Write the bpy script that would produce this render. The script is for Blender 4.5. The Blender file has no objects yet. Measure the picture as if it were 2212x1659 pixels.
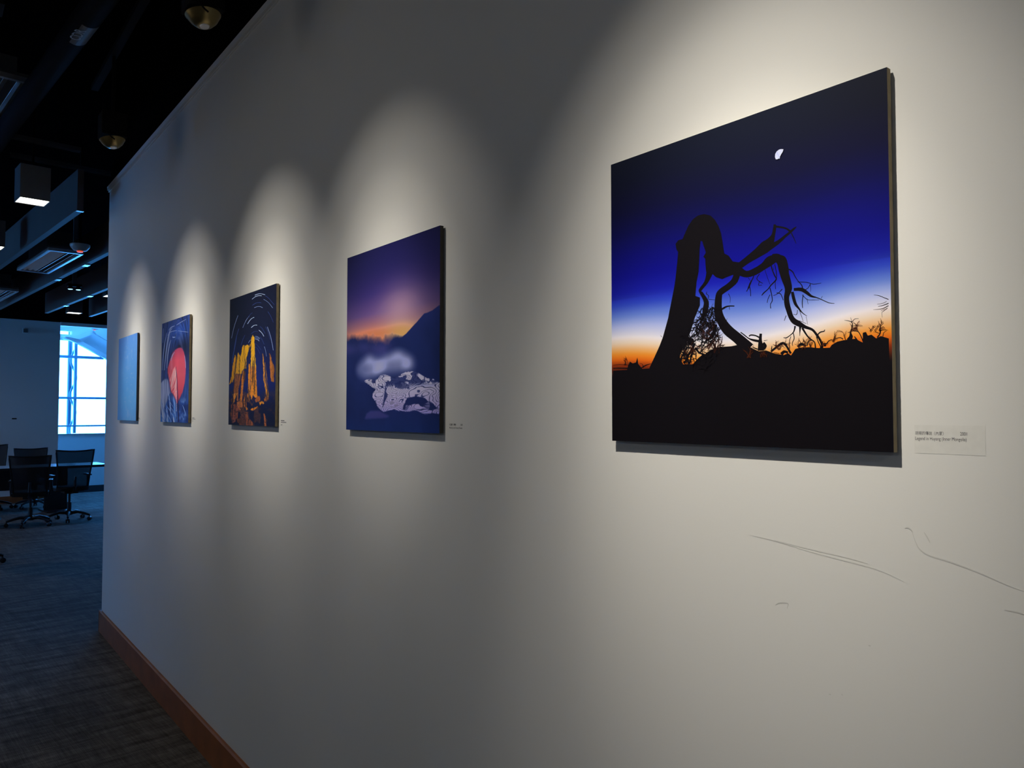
import bpy, bmesh, math, random
import numpy as np
from mathutils import Vector, Matrix, geometry

sc = bpy.context.scene
COL = sc.collection
PI = math.pi

# ------------------------------------------------------------------ camera
cam_d = bpy.data.cameras.new('camera')
cam = bpy.data.objects.new('camera', cam_d)
COL.objects.link(cam)
cam.location = (-1.10, 0.0, 1.59)
cam.rotation_euler = (math.radians(90) + math.atan(59.5 / 1650), 0, math.radians(-38))
cam_d.sensor_width = 36
cam_d.lens = 1650 / 2212 * 36
cam_d.clip_start = 0.02
sc.camera = cam

# ------------------------------------------------------------------ colour management
sc.view_settings.view_transform = 'Standard'
sc.view_settings.look = 'None'
sc.view_settings.gamma = 1
sc.view_settings.use_curve_mapping = False
sc.view_settings.exposure = 0.0
sc.cycles.use_denoising = True
sc.cycles.max_bounces = 8
sc.cycles.diffuse_bounces = 5
sc.cycles.transparent_max_bounces = 16
sc.cycles.sample_clamp_indirect = 6
sc.cycles.caustics_reflective = False
sc.cycles.caustics_refractive = False

# ------------------------------------------------------------------ daylight outside the windows
SKY = (1.3, 7.0, 19.5)
w = bpy.data.worlds.new('world')
sc.world = w
w.use_nodes = True
w.node_tree.nodes['Background'].inputs[0].default_value = (SKY[0] / 19.5, SKY[1] / 19.5, SKY[2] / 19.5, 1)
w.node_tree.nodes['Background'].inputs[1].default_value = 19.5

# room grid is turned 5 degrees against the gallery wall; (u, v) = along / across that grid, from the camera's floor point
A5 = math.radians(5)
def RW(u, v, z=0.0):
    return Vector((-1.10 - math.sin(A5) * u + math.cos(A5) * v, math.cos(A5) * u + math.sin(A5) * v, z))

def window_portal(name, uvz, su, sz, rot):
    l = bpy.data.lights.new(name, 'AREA')
    l.shape = 'RECTANGLE'; l.size = su; l.size_y = sz
    l.cycles.is_portal = True
    o = bpy.data.objects.new(name, l)
    o.location = RW(*uvz); o.rotation_euler = rot
    COL.objects.link(o)
# openings in the shell, the side one added for ambient light; portals only help the renderer find the sky through them
window_portal('daylight_bay', (16.95, 5.9, 2.1), 4.9, 2.0, (PI / 2, 0, A5 + PI))
window_portal('daylight_roof', (16.40, 6.4, 3.45), 5.9, 0.8, (0, 0, A5))
window_portal('daylight_side_added', (14.0, -7.1, 1.9), 2.9, 1.9, (PI / 2, 0, A5 + PI / 2))

# track lamps that wash the gallery wall: (y along the wall, power factor)
# (y, beam watts, beam angle, spill watts); the lamp over the big print is a wider flood
LAMPS = [(-1.6, 12, 46, .8), (-0.45, 5, 46, .8), (0.76, 98, 49, 1.5), (2.02, 48, 41, 1.4), (2.96, 64, 43, 1.3), (4.08, 66, 43, 1.3), (5.30, 60, 43, 1.2)]
LAMP_X, LAMP_Z = -0.95, 2.85
LAMP_COL = (1.0, 0.935, 0.815)
# unlit spotlights on a second, higher track nearer the wall
UNLIT = (2.72, 4.27)
# unseen fill lights added left of and behind the camera for ambient brightness: (u, v, watts)
FILL_LIGHTS = [(-2.2, -0.6, 8), (0.6, -3.2, 10), (4.0, -3.2, 10), (8.5, -3.0, 11), (12.6, -1.6, 30)]

# ------------------------------------------------------------------ helpers
def lin(c):
    return tuple(((x / 255) / 12.92 if x / 255 <= 0.04045 else ((x / 255 + 0.055) / 1.055) ** 2.4) for x in c)

def mat(name, rgb, rough=0.6, metal=0.0, spec=0.5, emit=None, estr=0.0, noise=None, bump=None):
    m = bpy.data.materials.new(name); m.use_nodes = True
    nt = m.node_tree; b = nt.nodes['Principled BSDF']
    b.inputs['Base Color'].default_value = (*rgb, 1)
    b.inputs['Roughness'].default_value = rough
    b.inputs['Metallic'].default_value = metal
    b.inputs['Specular IOR Level'].default_value = spec
    if emit:
        b.inputs['Emission Color'].default_value = (*emit, 1)
        b.inputs['Emission Strength'].default_value = estr
    if noise or bump:
        tc = nt.nodes.new('ShaderNodeTexCoord')
    if noise:                       # (scale, amount)
        n = nt.nodes.new('ShaderNodeTexNoise'); n.inputs['Scale'].default_value = noise[0]; n.inputs['Detail'].default_value = 4
        nt.links.new(tc.outputs['Object'], n.inputs['Vector'])
        mr = nt.nodes.new('ShaderNodeMapRange')
        mr.inputs['From Min'].default_value = 0.3; mr.inputs['From Max'].default_value = 0.7
        mr.inputs['To Min'].default_value = 1 - noise[1]; mr.inputs['To Max'].default_value = 1 + noise[1]
        nt.links.new(n.outputs['Fac'], mr.inputs['Value'])
        mx = nt.nodes.new('ShaderNodeVectorMath'); mx.operation = 'SCALE'
        mx.inputs[0].default_value = rgb
        nt.links.new(mr.outputs[0], mx.inputs['Scale'])
        nt.links.new(mx.outputs[0], b.inputs['Base Color'])
    if bump:                        # (scale, strength, distance)
        n = nt.nodes.new('ShaderNodeTexNoise'); n.inputs['Scale'].default_value = bump[0]; n.inputs['Detail'].default_value = 3
        nt.links.new(tc.outputs['Object'], n.inputs['Vector'])
        bp = nt.nodes.new('ShaderNodeBump'); bp.inputs['Strength'].default_value = bump[1]; bp.inputs['Distance'].default_value = bump[2]
        nt.links.new(n.outputs['Fac'], bp.inputs['Height']); nt.links.new(bp.outputs[0], b.inputs['Normal'])
    return m

M = {}
M['wall'] = mat('white_wall_paint', (0.80, 0.79, 0.76), 0.55, spec=0.3, noise=(1.3, 0.015), bump=(260, 0.12, 0.0006))
M['black_paint'] = mat('black_ceiling_paint', (0.004, 0.004, 0.005), 0.95, spec=0.0, noise=(3, 0.2))
M['lintel'] = mat('bay_lintel_paint', (0.52, 0.54, 0.56), 0.5, noise=(2, 0.03))
M['sill'] = mat('dark_sill_paint', (0.05, 0.08, 0.12), 0.5, noise=(8, 0.05))
M['bay_white'] = mat('bay_white_paint', (0.78, 0.79, 0.80), 0.5, noise=(2, 0.03))
M['wood'] = mat('orange_brown_wood', (0.31, 0.10, 0.027), 0.5, noise=(8, 0.2))
M['darkbase'] = mat('dark_skirting', (0.03, 0.03, 0.035), 0.5, noise=(5, 0.1))
M['baffle'] = mat('grey_baffle_board', (0.115, 0.078, 0.066), 0.6, noise=(4, 0.06))
M['fixture'] = mat('fixture_grey_paint', (0.17, 0.165, 0.165), 0.5, noise=(6, 0.05))
M['silver'] = mat('brushed_aluminium', (0.72, 0.73, 0.75), 0.3, metal=1.0, noise=(30, 0.05))
M['blackmetal'] = mat('black_powder_coat', (0.006, 0.006, 0.007), 0.8, spec=0.1, noise=(40, 0.1))
M['reflector'] = mat('gold_reflector', (0.30, 0.23, 0.10), 0.32, metal=1.0, noise=(20, 0.05))
M['lampglass'] = mat('lamp_lens', (0.9, 0.9, 0.9), 0.1, noise=(20, 0.02))
M['led'] = mat('led_panel', (0.9, 0.9, 0.88), 0.4, emit=(1.0, 1.0, 0.90), estr=5.5, noise=(20, 0.01))
M['ledwarm'] = mat('led_panel_warm', (0.9, 0.9, 0.85), 0.4, emit=(1.0, 0.97, 0.74), estr=2.5, noise=(20, 0.01))
M['twin'] = mat('twin_lamp_lens', (0.6, 0.8, 1.0), 0.2, emit=(0.35, 0.7, 1.0), estr=2.2, noise=(20, 0.01))
M['redled'] = mat('red_indicator', (0.5, 0.03, 0.02), 0.4, emit=(1.0, 0.12, 0.03), estr=0.7, noise=(20, 0.01))
M['white_plastic'] = mat('white_plastic', (0.7, 0.7, 0.68), 0.45, noise=(10, 0.03))
M['slat'] = mat('diffuser_slat_paint', (0.70, 0.70, 0.72), 0.33, metal=0.6, spec=0.6, noise=(10, 0.03))
M['frame_glare_blue'] = mat('window_frame_glare_blue', (0.30, 0.55, 0.80), 0.35, noise=(10, 0.04))  # blue window glare put into the colour of the frames
M['post_paint'] = mat('blue_post_paint', (0.02, 0.065, 0.10), 0.3, spec=0.6, noise=(10, 0.03))
M['steel_paint'] = mat('pale_steel_paint', (0.05, 0.13, 0.2), 0.4, noise=(10, 0.03))
M['pipe'] = mat('black_duct_paint', (0.012, 0.013, 0.016), 0.75, spec=0.08, noise=(6, 0.15))
M['channel'] = mat('dull_metal', (0.05, 0.05, 0.055), 0.5, noise=(10, 0.1))
M['sticker'] = mat('white_sticker', (0.16, 0.16, 0.16), 0.5, noise=(10, 0.05))
M['sticker_ink'] = mat('pale_lettering', (0.45, 0.45, 0.43), 0.5, noise=(10, 0.05))
M['plastic'] = mat('black_chair_plastic', (0.010, 0.010, 0.012), 0.35, noise=(30, 0.1))
M['fabric'] = mat('black_seat_fabric', (0.012, 0.012, 0.015), 0.9, noise=(80, 0.2), bump=(400, 0.3, 0.001))
M['tabletop'] = mat('pale_laminate', (0.80, 0.82, 0.84), 0.26, spec=1.0, noise=(3, 0.02))
M['tableedge'] = mat('dark_table_edge', (0.015, 0.016, 0.02), 0.4, noise=(10, 0.1))
M['mdf'] = mat('raw_fibreboard_edge', (0.25, 0.20, 0.115), 0.8, noise=(60, 0.12))
M['mdf_dark'] = mat('dark_board_edge', (0.030, 0.026, 0.020), 0.6, noise=(60, 0.12))
M['mdf_navy'] = mat('navy_board_edge', (0.020, 0.024, 0.05), 0.5, noise=(60, 0.1))
M['backing'] = mat('backing_batten', (0.05, 0.045, 0.03), 0.8, noise=(30, 0.1))
M['label'] = mat('label_film', (0.76, 0.75, 0.715), 0.45, noise=(90, 0.03))
M['ink'] = mat('black_ink', (0.03, 0.03, 0.035), 0.5, noise=(50, 0.05))
M['ink_soft'] = mat('small_grey_ink', (0.16, 0.16, 0.17), 0.5, noise=(50, 0.05))
M['scuff'] = mat('grey_scuff', (0.65, 0.64, 0.61), 0.6, noise=(6, 0.12))

def glass_mat():
    m = bpy.data.materials.new('window_glass'); m.use_nodes = True
    nt = m.node_tree; nt.nodes.clear()
    out = nt.nodes.new('ShaderNodeOutputMaterial')
    tr = nt.nodes.new('ShaderNodeBsdfTransparent'); tr.inputs[0].default_value = (0.93, 0.96, 0.97, 1)
    gl = nt.nodes.new('ShaderNodeBsdfGlossy'); gl.inputs['Roughness'].default_value = 0.03
    fr = nt.nodes.new('ShaderNodeFresnel'); fr.inputs['IOR'].default_value = 1.35
    mx = nt.nodes.new('ShaderNodeMixShader')
    nt.links.new(fr.outputs[0], mx.inputs[0]); nt.links.new(tr.outputs[0], mx.inputs[1]); nt.links.new(gl.outputs[0], mx.inputs[2])
    nt.links.new(mx.outputs[0], out.inputs[0])
    return m
M['glass'] = glass_mat()

def mesh_weave_mat():               # see-through woven chair back
    m = bpy.data.materials.new('black_mesh_weave'); m.use_nodes = True
    nt = m.node_tree; b = nt.nodes['Principled BSDF']
    b.inputs['Base Color'].default_value = (0.012, 0.012, 0.016, 1); b.inputs['Roughness'].default_value = 0.6
    tc = nt.nodes.new('ShaderNodeTexCoord'); wv = nt.nodes.new('ShaderNodeTexWave')
    wv.inputs['Scale'].default_value = 70; wv.inputs['Distortion'].default_value = 1.5; wv.wave_type = 'RINGS'
    nt.links.new(tc.outputs['Object'], wv.inputs['Vector'])
    mr = nt.nodes.new('ShaderNodeMapRange'); mr.inputs['To Min'].default_value = 0.90; mr.inputs['To Max'].default_value = 0.96
    nt.links.new(wv.outputs['Fac'], mr.inputs['Value']); nt.links.new(mr.outputs[0], b.inputs['Alpha'])
    return m
M['weave'] = mesh_weave_mat()

def carpet_mat():
    m = bpy.data.materials.new('woven_carpet_tiles'); m.use_nodes = True
    nt = m.node_tree; N = nt.nodes; L = nt.links; b = N['Principled BSDF']
    b.inputs['Roughness'].default_value = 0.95; b.inputs['Specular IOR Level'].default_value = 0.15
    tc = N.new('ShaderNodeTexCoord')
    def streak(sx, sy, lo, hi, det=5):
        mp = N.new('ShaderNodeMapping'); mp.inputs['Scale'].default_value = (sx, sy, 1)
        L.new(tc.outputs['Object'], mp.inputs['Vector'])
        n = N.new('ShaderNodeTexNoise'); n.inputs['Scale'].default_value = 1; n.inputs['Detail'].default_value = det; n.inputs['Roughness'].default_value = 0.6
        L.new(mp.outputs[0], n.inputs['Vector'])
        r = N.new('ShaderNodeMapRange'); r.inputs['From Min'].default_value = 0.35; r.inputs['From Max'].default_value = 0.65
        r.inputs['To Min'].default_value = lo; r.inputs['To Max'].default_value = hi
        L.new(n.outputs['Fac'], r.inputs['Value']); return r.outputs[0]
    def mul(a, c):
        x = N.new('ShaderNodeMath'); x.operation = 'MULTIPLY'; L.new(a, x.inputs[0])
        L.new(c, x.inputs[1]); return x.outputs[0]
    f = mul(streak(2.6, 14, 0.60, 1.40), streak(20, 1.6, 0.82, 1.18))
    f = mul(f, streak(120, 7, 0.80, 1.2, 2))
    f = mul(f, streak(6, 150, 0.78, 1.22, 2))
    # fine ribs
    wv = N.new('ShaderNodeTexWave'); wv.inputs['Scale'].default_value = 42; wv.bands_direction = 'X'
    L.new(tc.outputs['Object'], wv.inputs['Vector'])
    r = N.new('ShaderNodeMapRange'); r.inputs['To Min'].default_value = 0.9; r.inputs['To Max'].default_value = 1.1
    L.new(wv.outputs['Fac'], r.inputs['Value']); f = mul(f, r.outputs[0])
    # 50 cm tiles, slightly different from one another
    ck = N.new('ShaderNodeTexVoronoi'); ck.distance = 'CHEBYCHEV'; ck.inputs['Scale'].default_value = 2; ck.inputs['Randomness'].default_value = 0
    L.new(tc.outputs['Object'], ck.inputs['Vector'])
    hs = N.new('ShaderNodeSeparateColor'); L.new(ck.outputs['Color'], hs.inputs[0])
    r2 = N.new('ShaderNodeMapRange'); r2.inputs['To Min'].default_value = 0.85; r2.inputs['To Max'].default_value = 1.15
    L.new(hs.outputs[0], r2.inputs['Value']); f = mul(f, r2.outputs[0])
    sc_ = N.new('ShaderNodeVectorMath'); sc_.operation = 'SCALE'; sc_.inputs[0].default_value = (0.138, 0.124, 0.112)
    L.new(f, sc_.inputs['Scale']); L.new(sc_.outputs[0], b.inputs['Base Color'])
    bp = N.new('ShaderNodeBump'); bp.inputs['Strength'].default_value = 0.4; bp.inputs['Distance'].default_value = 0.003
    L.new(f, bp.inputs['Height']); L.new(bp.outputs[0], b.inputs['Normal'])
    return m
M['carpet'] = carpet_mat()

def art_mat():
    m = bpy.data.materials.new('printed_picture'); m.use_nodes = True
    nt = m.node_tree; b = nt.nodes['Principled BSDF']
    at = nt.nodes.new('ShaderNodeAttribute'); at.attribute_name = 'Col'
    nt.links.new(at.outputs['Color'], b.inputs['Base Color'])
    b.inputs['Roughness'].default_value = 0.45; b.inputs['Specular IOR Level'].default_value = 0.08
    return m
M['art'] = art_mat()

class MB:
    """collects shapes in local coordinates, then links them as ONE mesh object"""
    def __init__(s): s.bm = bmesh.new()
    def box(s, x0, x1, y0, y1, z0, z1, bevel=0.0, mx=None):
        r = bmesh.ops.create_cube(s.bm, size=1)
        vs = r['verts']
        for v in vs:
            v.co = Vector((x0 + (v.co.x + .5) * (x1 - x0), y0 + (v.co.y + .5) * (y1 - y0), z0 + (v.co.z + .5) * (z1 - z0)))
        if bevel:
            es = list({e for v in vs for e in v.link_edges})
            rb = bmesh.ops.bevel(s.bm, geom=es, offset=bevel, segments=2, affect='EDGES', profile=0.7)
            vs = list({v for f in rb['faces'] for v in f.verts} | {v for v in vs if v.is_valid})
        if mx is not None:
            for v in vs: v.co = mx @ v.co
        return s
    def prism(s, pts, axis, a, b):
        """polygon pts (2D) extruded along axis from a to b; axis 'x': pts=(y,z), 'y': pts=(x,z), 'z': pts=(x,y)"""
        def P(p, t):
            return {'x': (t, p[0], p[1]), 'y': (p[0], t, p[1]), 'z': (p[0], p[1], t)}[axis]
        va = [s.bm.verts.new(P(p, a)) for p in pts]; vb = [s.bm.verts.new(P(p, b)) for p in pts]
        s.bm.faces.new(va); s.bm.faces.new(vb[::-1])
        n = len(pts)
        for i in range(n):
            s.bm.faces.new((va[i], vb[i], vb[(i + 1) % n], va[(i + 1) % n]))
        return s
    def tube(s, path, r, seg=10, caps=True):
        path = [Vector(p) for p in path]
        rs = r if isinstance(r, (list, tuple)) else [r] * len(path)
        rings = []
        for i, p in enumerate(path):
            t = (path[min(i + 1, len(path) - 1)] - path[max(i - 1, 0)]).normalized()
            ref = Vector((0, 0, 1)) if abs(t.z) < 0.9 else Vector((1, 0, 0))
            a = t.cross(ref).normalized(); b = t.cross(a).normalized()
            rings.append([s.bm.verts.new(p + (a * math.cos(k * 2 * PI / seg) + b * math.sin(k * 2 * PI / seg)) * rs[i]) for k in range(seg)])
        for q in range(len(rings) - 1):
            for k in range(seg):
                s.bm.faces.new((rings[q][k], rings[q][(k + 1) % seg], rings[q + 1][(k + 1) % seg], rings[q + 1][k]))
        if caps:
            s.bm.faces.new(rings[0][::-1]); s.bm.faces.new(rings[-1])
        return s
    def lathe(s, prof, seg=24, origin=(0, 0, 0), axis='z'):
        o = Vector(origin); rings = []
        for r, z in prof:
            rr = max(r, 1e-5)
            ring = []
            for k in range(seg):
                c, n = math.cos(2 * PI * k / seg) * rr, math.sin(2 * PI * k / seg) * rr
                p = {'z': (c, n, z), 'x': (z, c, n), 'y': (c, z, n)}[axis]
                ring.append(s.bm.verts.new(o + Vector(p)))
            rings.append(ring)
        for q in range(len(rings) - 1):
            for k in range(seg):
                s.bm.faces.new((rings[q][k], rings[q][(k + 1) % seg], rings[q + 1][(k + 1) % seg], rings[q + 1][k]))
        s.bm.faces.new(rings[0][::-1]); s.bm.faces.new(rings[-1])
        return s
    def build(s, name, m, parent=None, smooth=False):
        bmesh.ops.recalc_face_normals(s.bm, faces=s.bm.faces[:])
        me = bpy.data.meshes.new(name); s.bm.to_mesh(me); s.bm.free()
        me.materials.append(m)
        if smooth:
            for p in me.polygons: p.use_smooth = True
            me.set_sharp_from_angle(angle=math.radians(38))
        o = bpy.data.objects.new(name, me); COL.objects.link(o)
        if parent: o.parent = parent
        return o

def empty(name, loc=(0, 0, 0), rz=0.0):
    o = bpy.data.objects.new(name, None); COL.objects.link(o)
    o.location = loc; o.rotation_euler = (0, 0, rz); o.empty_display_size = 0.1
    return o
def tag(o, label, cat, group=None):
    o['label'] = label; o['category'] = cat
    if group: o['group'] = group
    return o
def struct(o, label=None):
    o['kind'] = 'structure'
    if label: o['label'] = label
    return o
def kids(o): return [c for c in list(bpy.data.objects) if c.parent == o]
def copy_tree(o, parent=None):
    c = o.copy(); COL.objects.link(c)
    if parent: c.parent = parent
    for ch in kids(o): copy_tree(ch, c)
    return c
def in_room(o):                     # structure meshes written in (v, u, z) of the room grid
    o.location = (-1.10, 0, 0); o.rotation_euler = (0, 0, A5); return o

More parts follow.
